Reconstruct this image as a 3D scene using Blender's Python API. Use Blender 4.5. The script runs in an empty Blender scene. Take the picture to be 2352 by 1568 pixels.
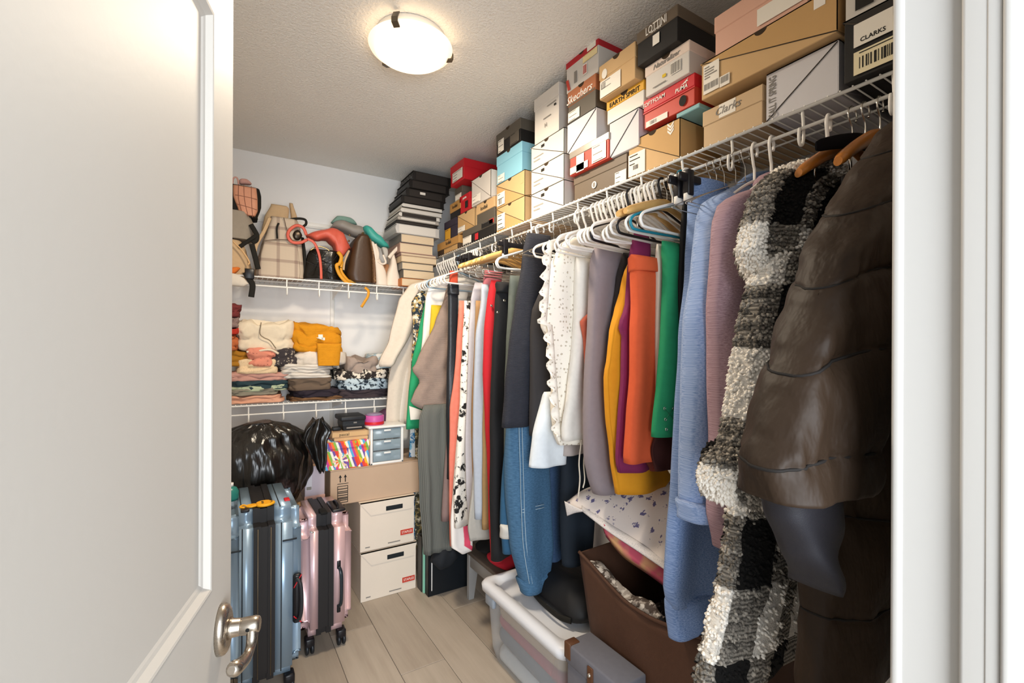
import bpy, bmesh, math, random
from mathutils import Vector, Matrix, noise
random.seed(7)
PI = math.pi
scene = bpy.context.scene
COL = scene.collection

# ---------------------------------------------------------------- camera
W, HH = 2352, 1568
F = 1075.0; YAW = math.radians(32); HZ = 800.0; CH = 1.38; ROLL = .0045
_f = Vector((math.sin(YAW), math.cos(YAW), 0)); _r = Vector((math.cos(YAW), -math.sin(YAW), 0)); _z = Vector((0, 0, 1))
_R = _r * math.cos(ROLL) + _z * math.sin(ROLL); _U = _z * math.cos(ROLL) - _r * math.sin(ROLL)
cd = bpy.data.cameras.new('camera'); cam = bpy.data.objects.new('camera', cd); COL.objects.link(cam)
cd.sensor_width = 36; cd.lens = F / W * 36; cd.shift_y = (HZ - HH / 2) / W; cd.clip_start = .01; cd.clip_end = 50
cam.matrix_world = Matrix(((_R.x, _U.x, -_f.x, 0), (_R.y, _U.y, -_f.y, 0), (_R.z, _U.z, -_f.z, CH), (0, 0, 0, 1)))
scene.camera = cam

# ---------------------------------------------------------------- world, lights, exposure
wd = bpy.data.worlds.new('world'); scene.world = wd; wd.use_nodes = True
bg = wd.node_tree.nodes['Background']; bg.inputs[0].default_value = (.86, .93, 1.0, 1); bg.inputs[1].default_value = .42
vs = scene.view_settings; vs.view_transform = 'Standard'; vs.look = 'None'; vs.exposure = 0.86; vs.gamma = 1; vs.use_curve_mapping = False

def area_light(name, loc, target, sx, sy, power, color):
    l = bpy.data.lights.new(name, 'AREA'); l.shape = 'RECTANGLE'; l.size = sx; l.size_y = sy; l.energy = power; l.color = color
    o = bpy.data.objects.new(name, l); COL.objects.link(o); o.location = loc
    o.rotation_euler = (Vector(target) - Vector(loc)).to_track_quat('-Z', 'Y').to_euler()
    return o
# unseen area light added behind the camera to fill the closet with daylight
area_light('doorway_fill_light', (-.15, -1.5, 1.35), (.85, 1.1, .95), 1.5, 1.8, 78, (.88, .94, 1.0))

LAMP = 2.2       # emission of the lit ceiling bowl
LAMP_W = 13.5     # light it throws down into the closet

# ---------------------------------------------------------------- helpers
def ray(px, py):
    return _f + _R * ((px - W / 2) / F) + _U * (-(py - HZ) / F)
CAMP = Vector((0, 0, CH))
def atX(px, py, X): d = ray(px, py); return CAMP + d * (X / d.x)
def atY(px, py, Y): d = ray(px, py); return CAMP + d * (Y / d.y)
def atZ(px, py, Z): d = ray(px, py); return CAMP + d * ((Z - CH) / d.z)

def lin(h):
    h = h.lstrip('#'); out = []
    for i in (0, 2, 4):
        c = int(h[i:i + 2], 16) / 255
        out.append(c / 12.92 if c <= .04045 else ((c + .055) / 1.055) ** 2.4)
    return tuple(out) + (1,)

MATS = {}
def mat(name, col, rough=.75, kind=None, col2=None, col3=None, sc=1.0, bump=.3, metal=0, spec=.35, sheen=0, **k):
    """procedural material. kinds: cloth heather knit cardboard wood plaid stripes vstripes floral dots print leather glass clear paint stucco"""
    if name in MATS: return MATS[name]
    m = bpy.data.materials.new(name); m.use_nodes = True; MATS[name] = m
    nt = m.node_tree; N = nt.nodes; L = nt.links; b = N['Principled BSDF']
    b.inputs['Base Color'].default_value = lin(col); b.inputs['Roughness'].default_value = rough
    b.inputs['Metallic'].default_value = metal; b.inputs['Specular IOR Level'].default_value = spec
    if sheen: b.inputs['Sheen Weight'].default_value = sheen
    tc = N.new('ShaderNodeTexCoord'); co = tc.outputs['UV' if k.get('uv') else 'Object']
    def mapping(s):
        mp = N.new('ShaderNodeMapping'); mp.inputs['Scale'].default_value = s; L.new(co, mp.inputs[0]); return mp.outputs[0]
    def noi(s, detail=3, vec=None, r=.5):
        n = N.new('ShaderNodeTexNoise'); n.inputs['Scale'].default_value = s; n.inputs['Detail'].default_value = detail
        n.inputs['Roughness'].default_value = r; L.new(vec or co, n.inputs['Vector']); return n.outputs['Fac']
    def math_(op, a, b_=None, c=None):
        n = N.new('ShaderNodeMath'); n.operation = op
        for i, v in enumerate((a, b_, c)):
            if v is None: continue
            if isinstance(v, (int, float)): n.inputs[i].default_value = v
            else: L.new(v, n.inputs[i])
        return n.outputs[0]
    def mix(fac, c1, c2):
        n = N.new('ShaderNodeMix'); n.data_type = 'RGBA'; n.clamp_factor = True
        if isinstance(fac, (int, float)): n.inputs[0].default_value = fac
        else: L.new(fac, n.inputs[0])
        for i, c in ((6, c1), (7, c2)):
            if isinstance(c, tuple): n.inputs[i].default_value = c
            else: L.new(c, n.inputs[i])
        return n.outputs[2]
    def step(v, e, w=.02):
        n = N.new('ShaderNodeMapRange'); n.inputs[1].default_value = e - w; n.inputs[2].default_value = e + w; L.new(v, n.inputs[0]); return n.outputs[0]
    def setcol(c): L.new(c, b.inputs['Base Color'])
    def setbump(h, s, d=.002):
        n = N.new('ShaderNodeBump'); n.inputs['Strength'].default_value = s; n.inputs['Distance'].default_value = d
        L.new(h, n.inputs['Height']); L.new(n.outputs[0], b.inputs['Normal'])
    c1 = lin(col); c2 = lin(col2) if col2 else tuple(v * .72 for v in c1[:3]) + (1,); c3 = lin(col3) if col3 else None
    if kind in ('cloth', 'knit', 'leather', 'cardboard', 'paint'):
        f = noi({'cloth': 60, 'knit': 45, 'leather': 25, 'cardboard': 14, 'paint': 3}[kind] * sc, 4)
        setcol(mix(math_('MULTIPLY', f, {'cloth': .55, 'knit': .8, 'leather': .9, 'cardboard': .35, 'paint': .12}[kind]), c1, c2))
        if kind == 'cloth': setbump(noi(700 * sc, 2), bump, .001)
        elif kind == 'knit':
            w = N.new('ShaderNodeTexWave'); w.inputs['Scale'].default_value = 60 * sc; w.inputs['Distortion'].default_value = 3; w.bands_direction = 'Z'
            L.new(co, w.inputs[0]); setbump(w.outputs[0], bump * 1.5, .002)
        elif kind == 'leather': setbump(noi(160 * sc, 3), bump, .002)
        elif kind == 'cardboard': setbump(noi(220 * sc, 2), bump * .4, .001)
        elif kind == 'paint': setbump(noi(90 * sc, 3), bump, .001)
    elif kind == 'stucco':
        f = noi(95 * sc, 5, None, .6); g = noi(2, 2)
        setcol(mix(math_('MULTIPLY', g, .2), c1, c2)); setbump(f, bump, .012)
    elif kind == 'heather':
        f = noi(1.0, 4, mapping((170 * sc, 480 * sc, 170 * sc) if k.get('uv') else (90 * sc, 90 * sc, 420 * sc)), .7)
        setcol(mix(step(f, .5, .16), c1, c2)); setbump(f, bump, .002)
    elif kind == 'wood':
        f = noi(1.0, 6, mapping(k.get('grain', (28, 2.2, 28))), .65); g = noi(2.2, 2)
        c = mix(step(f, .5, .22), c1, c2); setcol(mix(math_('MULTIPLY', step(g, .55, .2), .5), c, c3 or c1)); setbump(f, bump, .001)
    elif kind in ('stripes', 'vstripes'):
        s = N.new('ShaderNodeSeparateXYZ'); L.new(co, s.inputs[0]); a = s.outputs[k.get('axis', 1 if kind == 'stripes' else 0)]
        fr = math_('FRACT', math_('ADD', math_('MULTIPLY', a, sc), math_('MULTIPLY', noi(5), k.get('wob', .1))))
        setcol(mix(step(fr, k.get('duty', .5), .02), c1, c2)); setbump(noi(600, 2), bump, .001)
    elif kind == 'plaid':
        s = N.new('ShaderNodeSeparateXYZ'); L.new(co, s.inputs[0]); wob = math_('MULTIPLY', noi(14), .16)
        def band(a, ph, q): return step(math_('FRACT', math_('ADD', math_('ADD', math_('MULTIPLY', a, q), wob), ph)), .5, .03)
        bx, bz = band(s.outputs[0], k.get('px', 0), sc * 1.9), band(s.outputs[1], k.get('pz', 0), sc)
        tot = math_('MULTIPLY', math_('ADD', bx, bz), .5)
        fine = N.new('ShaderNodeTexWave'); fine.bands_direction = 'Y'; fine.inputs['Scale'].default_value = k.get('fine', 40); fine.inputs['Distortion'].default_value = 1.6; fine.inputs['Detail'].default_value = 3; fine.inputs['Detail Scale'].default_value = 3
        L.new(co, fine.inputs[0])
        v = math_('ADD', tot, math_('MULTIPLY', math_('SUBTRACT', fine.outputs[0], .5), .9))
        lo = step(tot, .25, .05); hi = step(tot, .75, .05); midv = step(fine.outputs[0], .5, .25)
        g2 = noi(230, 3, None, .6); midc = mix(math_('MULTIPLY', math_('ADD', midv, step(g2, .5, .2)), .5), lin('b4aca0'), lin('2a2622')); setcol(mix(hi, mix(lo, c1, midc), c2))
        f = noi(170, 4, None, .7); setbump(f, bump, .014)
    elif kind == 'check':   # fine woven check with a wider overcheck
        s = N.new('ShaderNodeSeparateXYZ'); L.new(co, s.inputs[0])
        def line(a, q, d): return step(math_('FRACT', math_('MULTIPLY', a, q)), d, .03)
        t = None
        for a, q, d in ((0, 11, .82), (2, 11, .82), (0, 160, .6), (2, 160, .6)):
            v = math_('MULTIPLY', line(s.outputs[a], q, d), .5 if q < 50 else .22); t = v if t is None else math_('ADD', t, v)
        setcol(mix(t, c1, c2)); setbump(noi(500, 2), bump, .001)
    elif kind in ('floral', 'dots', 'print', 'lace'):
        v = N.new('ShaderNodeTexVoronoi'); v.inputs['Scale'].default_value = sc; v.inputs['Randomness'].default_value = k.get('rnd', .6)
        v.feature = 'F1'
        mx = N.new('ShaderNodeVectorMath'); mx.operation = 'ADD'; nz = N.new('ShaderNodeTexNoise'); nz.inputs['Scale'].default_value = sc * 3.2; nz.inputs['Detail'].default_value = 2
        L.new(co, nz.inputs['Vector']); ms = N.new('ShaderNodeVectorMath'); ms.operation = 'SCALE'; ms.inputs['Scale'].default_value = k.get('warp', .02)
        L.new(nz.outputs['Color'], ms.inputs[0]); L.new(co, mx.inputs[0]); L.new(ms.outputs[0], mx.inputs[1]); L.new(mx.outputs[0], v.inputs['Vector'])
        f = step(v.outputs['Distance'], k.get('size', .3), .04)
        base = mix(f, c2, c1)
        if c3:
            g = N.new('ShaderNodeTexNoise'); g.inputs['Scale'].default_value = sc * .7; L.new(co, g.inputs['Vector']); base = mix(math_('MULTIPLY', step(g.outputs['Fac'], .55, .04), math_('SUBTRACT', 1, f) if k.get('c3in') else 1.0), base, c3)
        setcol(base); setbump(f if kind == 'lace' else noi(600, 2), bump, .004 if kind == 'lace' else .001)
    elif kind == 'camo':
        f = noi(sc, 3, None, .6); cc = mix(step(f, k.get('thr', .47), .03), c1, c2)
        if c3: g = noi(sc * 1.7, 3, None, .6); cc = mix(step(g, .56, .03), cc, c3)
        setcol(cc); setbump(noi(600, 2), bump, .001)
    elif kind == 'brushed':
        f = noi(1.0, 3, mapping((4, 4, 260)), .6); r = N.new('ShaderNodeMapRange'); r.inputs[3].default_value = rough - .08; r.inputs[4].default_value = rough + .12; L.new(f, r.inputs[0]); L.new(r.outputs[0], b.inputs['Roughness'])
        setbump(f, bump, .0006)
    elif kind == 'ridged':
        w = N.new('ShaderNodeTexWave'); w.bands_direction = k.get('dir', 'X'); w.inputs['Scale'].default_value = sc; L.new(co, w.inputs[0])
        setcol(mix(math_('MULTIPLY', w.outputs[0], .25), c1, c2)); setbump(w.outputs[0], bump, .003)
    elif kind == 'crumple':
        f = noi(9 * sc, 3, mapping(k.get('stretch', (1.6, 1.6, .55))), .5); setbump(f, bump, .03)
    elif kind == 'rainbow':
        s = N.new('ShaderNodeSeparateXYZ'); L.new(co, s.inputs[0])
        v = N.new('ShaderNodeTexVoronoi'); v.inputs['Scale'].default_value = 15; v.feature = 'F1'; v.distance = 'CHEBYCHEV'; L.new(co, v.inputs['Vector'])
        sp = N.new('ShaderNodeSeparateColor'); L.new(v.outputs['Color'], sp.inputs[0])
        w = math_('FRACT', math_('ADD', math_('MULTIPLY', math_('ADD', s.outputs[0], math_('MULTIPLY', s.outputs[2], .35)), 8), math_('MULTIPLY', sp.outputs[0], 7)))
        cr = N.new('ShaderNodeValToRGB'); cr.color_ramp.interpolation = 'CONSTANT'; e = cr.color_ramp.elements
        cols = ['e8542c', 'f4b62c', 'f2e8d8', '58a8d8', 'c83c8c', 'f07828', '88b84c', 'f4ece0', '7050a0', 'e04030']
        e[0].color = lin(cols[0]); e[0].position = 0; e[1].color = lin(cols[1]); e[1].position = .1
        for i, c in enumerate(cols[2:]): x = e.new((i + 2) / 10); x.color = lin(c)
        L.new(w, cr.inputs[0]); setcol(cr.outputs[0])
    if k.get('trans'):
        b.inputs['Transmission Weight'].default_value = k['trans']; b.inputs['IOR'].default_value = k.get('ior', 1.25)
    if k.get('alpha'): b.inputs['Alpha'].default_value = k['alpha']
    if k.get('emit'):
        b.inputs['Emission Color'].default_value = lin(k.get('ecol', col)); b.inputs['Emission Strength'].default_value = k['emit']
    if k.get('coat'): b.inputs['Coat Weight'].default_value = k['coat']; b.inputs['Coat Roughness'].default_value = .15
    return m

class MB:
    """collects geometry in world coordinates; build() links it as ONE mesh object"""
    def __init__(s): s.v = []; s.f = []; s.uv = {}; s.sm = []
    def add(s, verts, faces, smooth=False):
        o = len(s.v); s.v += [tuple(v) for v in verts]; s.f += [tuple(i + o for i in f) for f in faces]; s.sm += [smooth] * len(faces); return o
    def box(s, x0, x1, y0, y1, z0, z1):
        v = [(x, y, z) for x in (x0, x1) for y in (y0, y1) for z in (z0, z1)]
        s.add(v, [(0, 1, 3, 2), (4, 6, 7, 5), (0, 4, 5, 1), (2, 3, 7, 6), (0, 2, 6, 4), (1, 5, 7, 3)]); return s
    def bbox(s, x0, x1, y0, y1, z0, z1, r=.004, seg=2, smooth=True):
        bm = bmesh.new(); bmesh.ops.create_cube(bm, size=1)
        for v in bm.verts: v.co = Vector(((x0 + x1) / 2 + v.co.x * (x1 - x0), (y0 + y1) / 2 + v.co.y * (y1 - y0), (z0 + z1) / 2 + v.co.z * (z1 - z0)))
        r = min(r, (x1 - x0) * .49, (y1 - y0) * .49, (z1 - z0) * .49)
        bmesh.ops.bevel(bm, geom=bm.edges[:] , offset=r, segments=seg, affect='EDGES', profile=.5)
        bm.verts.index_update(); s.add([v.co[:] for v in bm.verts], [[v.index for v in f.verts] for f in bm.faces], smooth); bm.free(); return s
    def prism(s, poly, d):
        """poly: 3D points of a planar outline, d: extrusion vector"""
        n = len(poly); d = Vector(d); a = [Vector(p) for p in poly]; v = a + [p + d for p in a]
        s.add(v, [tuple(range(n))[::-1], tuple(range(n, 2 * n))] + [(i, (i + 1) % n, n + (i + 1) % n, n + i) for i in range(n)]); return s
    def tube(s, pts, r, n=8, closed=False, smooth=True, caps=True, flat=1.0, up=None):
        P = [Vector(p) for p in pts]; k = len(P); rr = r if isinstance(r, (list, tuple)) else [r] * k
        loops = []; prev = None
        for i in range(k):
            t = (P[(i + 1) % k] - P[i - 1]) if closed else (P[min(i + 1, k - 1)] - P[max(i - 1, 0)])
            if t.length < 1e-9: t = Vector((0, 0, 1))
            t.normalize()
            if prev is None:
                u = Vector(up) if up else (Vector((0, 0, 1)) if abs(t.z) < .9 else Vector((0, 1, 0)))
            else: u = prev
            u = (u - t * u.dot(t));
            if u.length < 1e-6: u = t.orthogonal()
            u.normalize(); prev = u; w = t.cross(u)
            loops.append([P[i] + u * math.cos(2 * PI * j / n) * rr[i] + w * math.sin(2 * PI * j / n) * rr[i] * flat for j in range(n)])
        fs = []; v = [q for l in loops for q in l]
        for i in range(k if closed else k - 1):
            a, b = i * n, ((i + 1) % k) * n
            for j in range(n): fs.append((a + j, a + (j + 1) % n, b + (j + 1) % n, b + j))
        s.add(v, fs, smooth)
        if caps and not closed:
            o = len(s.v) - k * n; s.f += [tuple(range(o, o + n))[::-1], tuple(range(o + (k - 1) * n, o + k * n))]; s.sm += [False, False]
        return s
    def lathe(s, prof, c, n=32, axis='Z', smooth=True):
        c = Vector(c); k = len(prof); v = []
        for (r, h) in prof:
            for j in range(n):
                a = 2 * PI * j / n; x, y = r * math.cos(a), r * math.sin(a)
                v.append(c + (Vector((x, y, h)) if axis == 'Z' else Vector((h, x, y)) if axis == 'X' else Vector((x, h, y))))
        f = [(i * n + j, i * n + (j + 1) % n, (i + 1) * n + (j + 1) % n, (i + 1) * n + j) for i in range(k - 1) for j in range(n)]
        s.add(v, f, smooth); return s
    def loops(s, L, capa=True, capb=True, smooth=True, uvs=None):
        n = len(L[0]); k = len(L); v = [q for l in L for q in l]
        o = s.add(v, [(i * n + j, i * n + (j + 1) % n, (i + 1) * n + (j + 1) % n, (i + 1) * n + j) for i in range(k - 1) for j in range(n)], smooth)
        if uvs:
            for i in range(k):
                for j in range(n): s.uv[o + i * n + j] = uvs[i][j]
        if capa: s.f.append(tuple(range(o, o + n))[::-1]); s.sm.append(False)
        if capb: s.f.append(tuple(range(o + (k - 1) * n, o + k * n))); s.sm.append(False)
        return s
    def grid(s, P, smooth=True, thick=0, nrm=None):
        """P[i][j] points -> sheet (with thickness along -nrm)"""
        k, n = len(P), len(P[0]); v = [q for r in P for q in r]
        f = [(i * n + j, i * n + j + 1, (i + 1) * n + j + 1, (i + 1) * n + j) for i in range(k - 1) for j in range(n - 1)]
        if thick:
            m = k * n; off = Vector(nrm) * thick; v = v + [Vector(q) - off for q in v]
            f += [tuple(m + i for i in q[::-1]) for q in f]
            rim = [j for j in range(n)] + [i * n + n - 1 for i in range(1, k)] + [(k - 1) * n + j for j in range(n - 2, -1, -1)] + [i * n for i in range(k - 2, 0, -1)]
            f += [(rim[i], rim[i - 1], m + rim[i - 1], m + rim[i]) for i in range(len(rim))]
        s.add(v, f, smooth); return s
    def build(s, name, m, parent=None, org=None, mats=None):
        po = worg(parent) if parent else (Vector(org) if org is not None else s.base())
        me = bpy.data.meshes.new(name); me.from_pydata([Vector(v) - po for v in s.v], [], s.f)
        bm = bmesh.new(); bm.from_mesh(me); bmesh.ops.recalc_face_normals(bm, faces=bm.faces[:]); bm.to_mesh(me); bm.free()
        if len(me.polygons) == len(s.sm):
            me.polygons.foreach_set('use_smooth', s.sm)
        if s.uv:
            ul = me.uv_layers.new(name='UVMap')
            for l in me.loops: ul.data[l.index].uv = s.uv.get(l.vertex_index, (0, 0))
        me.materials.append(m); me.update()
        o = bpy.data.objects.new(name, me); COL.objects.link(o)
        if parent: o.parent = parent
        else: o.location = po
        return o
    def base(s):
        xs, ys, zs = zip(*s.v); return Vector(((min(xs) + max(xs)) / 2, (min(ys) + max(ys)) / 2, min(zs)))
def worg(o):
    p = Vector((0, 0, 0))
    while o: p += o.location; o = o.parent
    return p
def thing(name, label, cat, loc, group=None):
    o = bpy.data.objects.new(name, None); COL.objects.link(o); o.location = loc; o.empty_display_size = .05
    return tag(o, label, cat, group)
def tag(o, label, cat, group=None):
    o['label'] = label; o['category'] = cat
    if group: o['group'] = group
    return o
def struct(o, label=None):
    o['kind'] = 'structure'
    if label: o['label'] = label
    return o
def copy_tree(o, parent=None):
    c = o.copy(); COL.objects.link(c); c.parent = parent
    for ch in list(o.children): copy_tree(ch, c)
    return c
def lerp(a, b, t): return a + (b - a) * t
def interp(pts, t):
    """piecewise smooth interpolation; pts [(t, values...)] sorted"""
    if t <= pts[0][0]: return pts[0][1:]
    for a, b in zip(pts, pts[1:]):
        if t <= b[0]:
            q = (t - a[0]) / max(1e-9, b[0] - a[0]); q = q * q * (3 - 2 * q) * .5 + q * .5
            return tuple(lerp(x, y, q) for x, y in zip(a[1:], b[1:]))
    return pts[-1][1:]
def spline(pts, n):
    """Catmull-Rom through 3D points"""
    P = [Vector(p) for p in pts]; P = [P[0] * 2 - P[1]] + P + [P[-1] * 2 - P[-2]]; out = []
    seg = len(P) - 3
    for i in range(n):
        t = i / (n - 1) * seg; k = min(int(t), seg - 1); t -= k; a, b, c, d = P[k:k + 4]
        out.append(.5 * ((2 * b) + (c - a) * t + (2 * a - 5 * b + 4 * c - d) * t * t + (3 * b - a - 3 * c + d) * t ** 3))
    return out
def text_mesh(txt, size, m, name, parent, origin, ux, uy, depth=.0004, align='CENTER', shear=0, bold=0, width=None):
    """flat printed lettering as a mesh part; ux/uy are the reading and up directions"""
    c = bpy.data.curves.new('lettering', 'FONT'); c.body = txt; c.size = size; c.align_x = align; c.align_y = 'CENTER'; c.extrude = depth; c.shear = shear; c.offset = bold; c.resolution_u = 2
    o = bpy.data.objects.new('tmp', c); COL.objects.link(o); dg = bpy.context.evaluated_depsgraph_get()
    me = bpy.data.meshes.new_from_object(o.evaluated_get(dg)); bpy.data.objects.remove(o); bpy.data.curves.remove(c)
    ux, uy = Vector(ux).normalized(), Vector(uy).normalized(); uz = ux.cross(uy); po = worg(parent) if parent else Vector((0, 0, 0))
    k = 1.0
    if width and me.vertices:
        xs = [v.co.x for v in me.vertices]; k = width / max(1e-6, max(xs) - min(xs))
    for v in me.vertices:
        p = v.co.copy(); v.co = Vector(origin) + ux * p.x * k + uy * p.y + uz * p.z - po
    me.materials.clear(); me.materials.append(m); me.update()
    q = bpy.data.objects.new(name, me); COL.objects.link(q); q.parent = parent
    return q
# ================================================================= the room
CZ = 2.53; YB = 3.15; XR = 1.54; XL = -.40; YF = .205
m_wall = mat('wall_paint', 'efeeec', .85, 'paint', bump=.08)
m_ceil = mat('ceiling_stucco', 'f3f0ea', .95, 'stucco', bump=.8)
m_white = mat('white_trim', 'bcb9b4', .45, 'paint', bump=.06)
m_wire = mat('white_vinyl_wire', 'f0eee8', .35)
m_dark = mat('dark_void', '0c0b0a', .9)
def wallbox(name, *b, m=m_wall): return struct(MB().box(*b).build(name, m))
wallbox('wall_back', XL - .1, XR + .1, YB, YB + .1, 0, CZ)
wallbox('wall_right', XR, XR + .1, .08, YB, 0, CZ)
wallbox('wall_left', XL - .1, XL, .08, YB, 0, CZ)
JX0, JX1, JZ = -.20, .63, 2.04      # clear door opening
mb = MB(); mb.box(XL, JX0 - .02, .08, YF, 0, CZ); mb.box(JX1 + .02, XR, .08, YF, 0, CZ); mb.box(JX0 - .02, JX1 + .02, .08, YF, JZ + .02, CZ)
struct(mb.build('wall_front', m_wall))
struct(MB().box(XL - .1, XR + .1, -.3, YB + .1, CZ, CZ + .1).build('ceiling', m_ceil))
# floor: wood-look planks over a dark bed
m_bed = mat('grout', '57514b', .9)
fl = struct(MB().box(XL - .1, XR + .1, -.3, YB + .1, -.06, -.004).build('floor', m_bed, org=(0, 0, 0)))
m_plank = [mat('floor_plank_%d' % i, c, .38, 'wood', c2, c3, bump=.08, grain=(22, 1.6, 22)) for i, (c, c2, c3) in enumerate((('b0a495', '988b7d', 'bcb0a1'), ('a69a8b', '8f8274', 'b4a798'), ('b6aa9b', '9f9283', 'c0b4a6')))]
pw, pl = .2, 1.2; pm = []
for k in range(3):
    me = MB().bbox(.001, pw - .001, .001, pl - .001, -.02, 0, .0015, 1, False).build('plank', m_plank[k], fl); pm.append(me.data); bpy.data.objects.remove(me)
i = 0; x = 1.055 - pw * 8
while x < XR:
    y = -.3 - (i * .43 % 1.2)
    while y < YB:
        o = bpy.data.objects.new('plank', pm[random.randrange(3)]); COL.objects.link(o); o.parent = fl; o.location = (x, y, 0); y += pl
    x += pw; i += 1
# baseboards
bb = lambda n, *b: struct(MB().bbox(*b, .003, 2).build(n, m_white))
bb('baseboard_back', XL, XR, YB - .012, YB, 0, .09); bb('baseboard_right', XR - .012, XR, YF, YB - .012, 0, .09)
# door jamb on the latch side with rabbet, stop and moulded edge, head jamb and hinge jamb
j = MB(); j.box(JX1, JX1 + .02, .06, YF + .004, 0, JZ + .02)
struct(j.build('trim_1', m_white))
st = MB(); st.bbox(JX1 - .011, JX1 + .001, .085, .158, 0, JZ, .004, 3); so = struct(st.build('trim_2', m_white), 'white door stop along the latch jamb')
cs = MB()
for (y0, y1, dx) in ((.118, .128, .016), (.128, .139, .012)): cs.bbox(JX1 - dx, JX1 - .009, y0, y1, 0, JZ, .004, 3)
cs.build('bead', m_white, so)
ic = MB(); ic.bbox(JX1 - .002, JX1 + .06, YF, YF + .012, 0, JZ + .06, .004, 2); struct(ic.build('trim_3', m_white), 'inner door casing beside the hanging coats')
j = MB(); j.box(JX0 - .02, JX0, .06, YF + .004, 0, JZ + .02); j.box(JX0, JX1, .06, YF + .004, JZ, JZ + .02); struct(j.build('trim_4', m_white))

# ---------------------------------------------------------------- the open panel door
m_door = mat('door_paint', 'cbc6be', .55, 'paint', bump=.16)
DA = math.radians(15.5); DU = Vector((math.sin(DA), math.cos(DA), 0)); DN = Vector((math.cos(DA), -math.sin(DA), 0)); DT = .036
DE = Vector((.0185, .967, 0)); DWID = .755; DH = DE - DU * DWID
def dp(s, z, n=0): return DH + DU * s + Vector((0, 0, z)) + DN * n
# panel edges from the sight lines to the moulding
def door_s(px, py):
    d = ray(px, py); t = (DE - CAMP).dot(DN) / d.dot(DN); q = CAMP + d * t; return (q - DH).dot(DU), q.z
sR = door_s(488, 800)[0]; zB = door_s(486, 1358)[1]
sL = .11; zT = 1.90; zb2 = .22; zt2 = zB - .19
door = struct(bpy.data.objects.new('door_1', None), 'white panelled door swung open into the closet'); COL.objects.link(door); door.location = DH
def dbox(mb, s0, s1, z0, z1, n0, n1):
    v = [dp(s, z, n) for s in (s0, s1) for n in (n0, n1) for z in (z0, z1)]
    mb.add(v, [(0, 1, 3, 2), (4, 6, 7, 5), (0, 4, 5, 1), (2, 3, 7, 6), (0, 2, 6, 4), (1, 5, 7, 3)])
dz0 = .012
mb = MB(); dbox(mb, 0, sL, dz0, 2.03, -DT, 0); mb.build('stile', m_door, door)
mb = MB(); dbox(mb, sR, DWID, dz0, 2.03, -DT, 0); mb.build('stile', m_door, door)
for z0, z1 in ((dz0, zb2), (zt2, zB), (zT, 2.03)):
    mb = MB(); dbox(mb, sL, sR, z0, z1, -DT, 0); mb.build('rail', m_door, door)
for z0, z1 in ((zb2, zt2), (zB, zT)):
    mb = MB(); dbox(mb, sL, sR, z0, z1, -DT + .008, -.011); mb.build('panel', m_door, door)
    # ovolo moulding: mitred frame lofted around the opening
    prof = [(0, .0005), (.003, .0015), (.006, .0005), (.009, -.003), (.013, -.0075), (.018, -.009), (.022, -.0112)]
    L = []
    for (w, n) in prof: L.append([dp(sL + w, z0 + w, n), dp(sR - w, z0 + w, n), dp(sR - w, z1 - w, n), dp(sL + w, z1 - w, n)])
    mb = MB(); mb.loops(L, False, False, smooth=False); mb.build('moulding', m_door, door)
# lever handle in brushed nickel
m_nickel = mat('brushed_nickel', 'bdb3a6', .26, 'brushed', metal=1, bump=.02)
hs = DWID - .062; hz = .915
lev = MB()
def ring(sc_, zc, n, rs, rz, k=36, ph=0): return [dp(sc_ + rs * math.cos(2 * PI * i / k), zc + rz * math.sin(2 * PI * i / k), n) for i in range(k)]
ros = MB(); ros.loops([ring(hs, hz, n, .031 * q, .041 * q) for n, q in ((0, 1), (.006, 1), (.010, .96), (.013, .86), (.0145, .72))])
hd = thing('door_lever', 'brushed nickel door lever with oval rosette on the white door', 'door handle', dp(hs, hz, 0))
ros.build('rosette', m_nickel, hd)
nk = MB(); nk.loops([ring(hs, hz, n, r, r, 24) for n, r in ((.014, .018), (.02, .0145), (.03, .0135), (.031, .0128), (.032, .0135), (.052, .0145), (.058, .013), (.060, .010))]); nk.build('neck', m_nickel, hd)
pts = spline([dp(hs + .002, hz + .004, .046), dp(hs - .008, hz - .010, .050), dp(hs - .018, hz - .024, .050), dp(hs - .036, hz - .031, .048), dp(hs - .060, hz - .028, .043), dp(hs - .082, hz - .020, .038)], 22)
lv = MB(); lv.tube(pts, [(lerp(.0105, .0075, min(1, i / 9)) + .0045 * max(0, (i - 11) / 8)) * (1 if i < 20 else (.85, .45)[i - 20]) for i in range(22)], 14, up=DN); lv.build('lever', m_nickel, hd)
sc_ = MB(); sc_.loops([[dp(hs - .0142, hz, .044) + DU * (-.0006 * k) + (Vector((0, 0, 1)) * math.sin(2 * PI * i / 12) + DN * math.cos(2 * PI * i / 12)) * .003 for i in range(12)] for k in (0, 1)]); sc_.build('set_screw', m_dark, hd)

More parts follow.
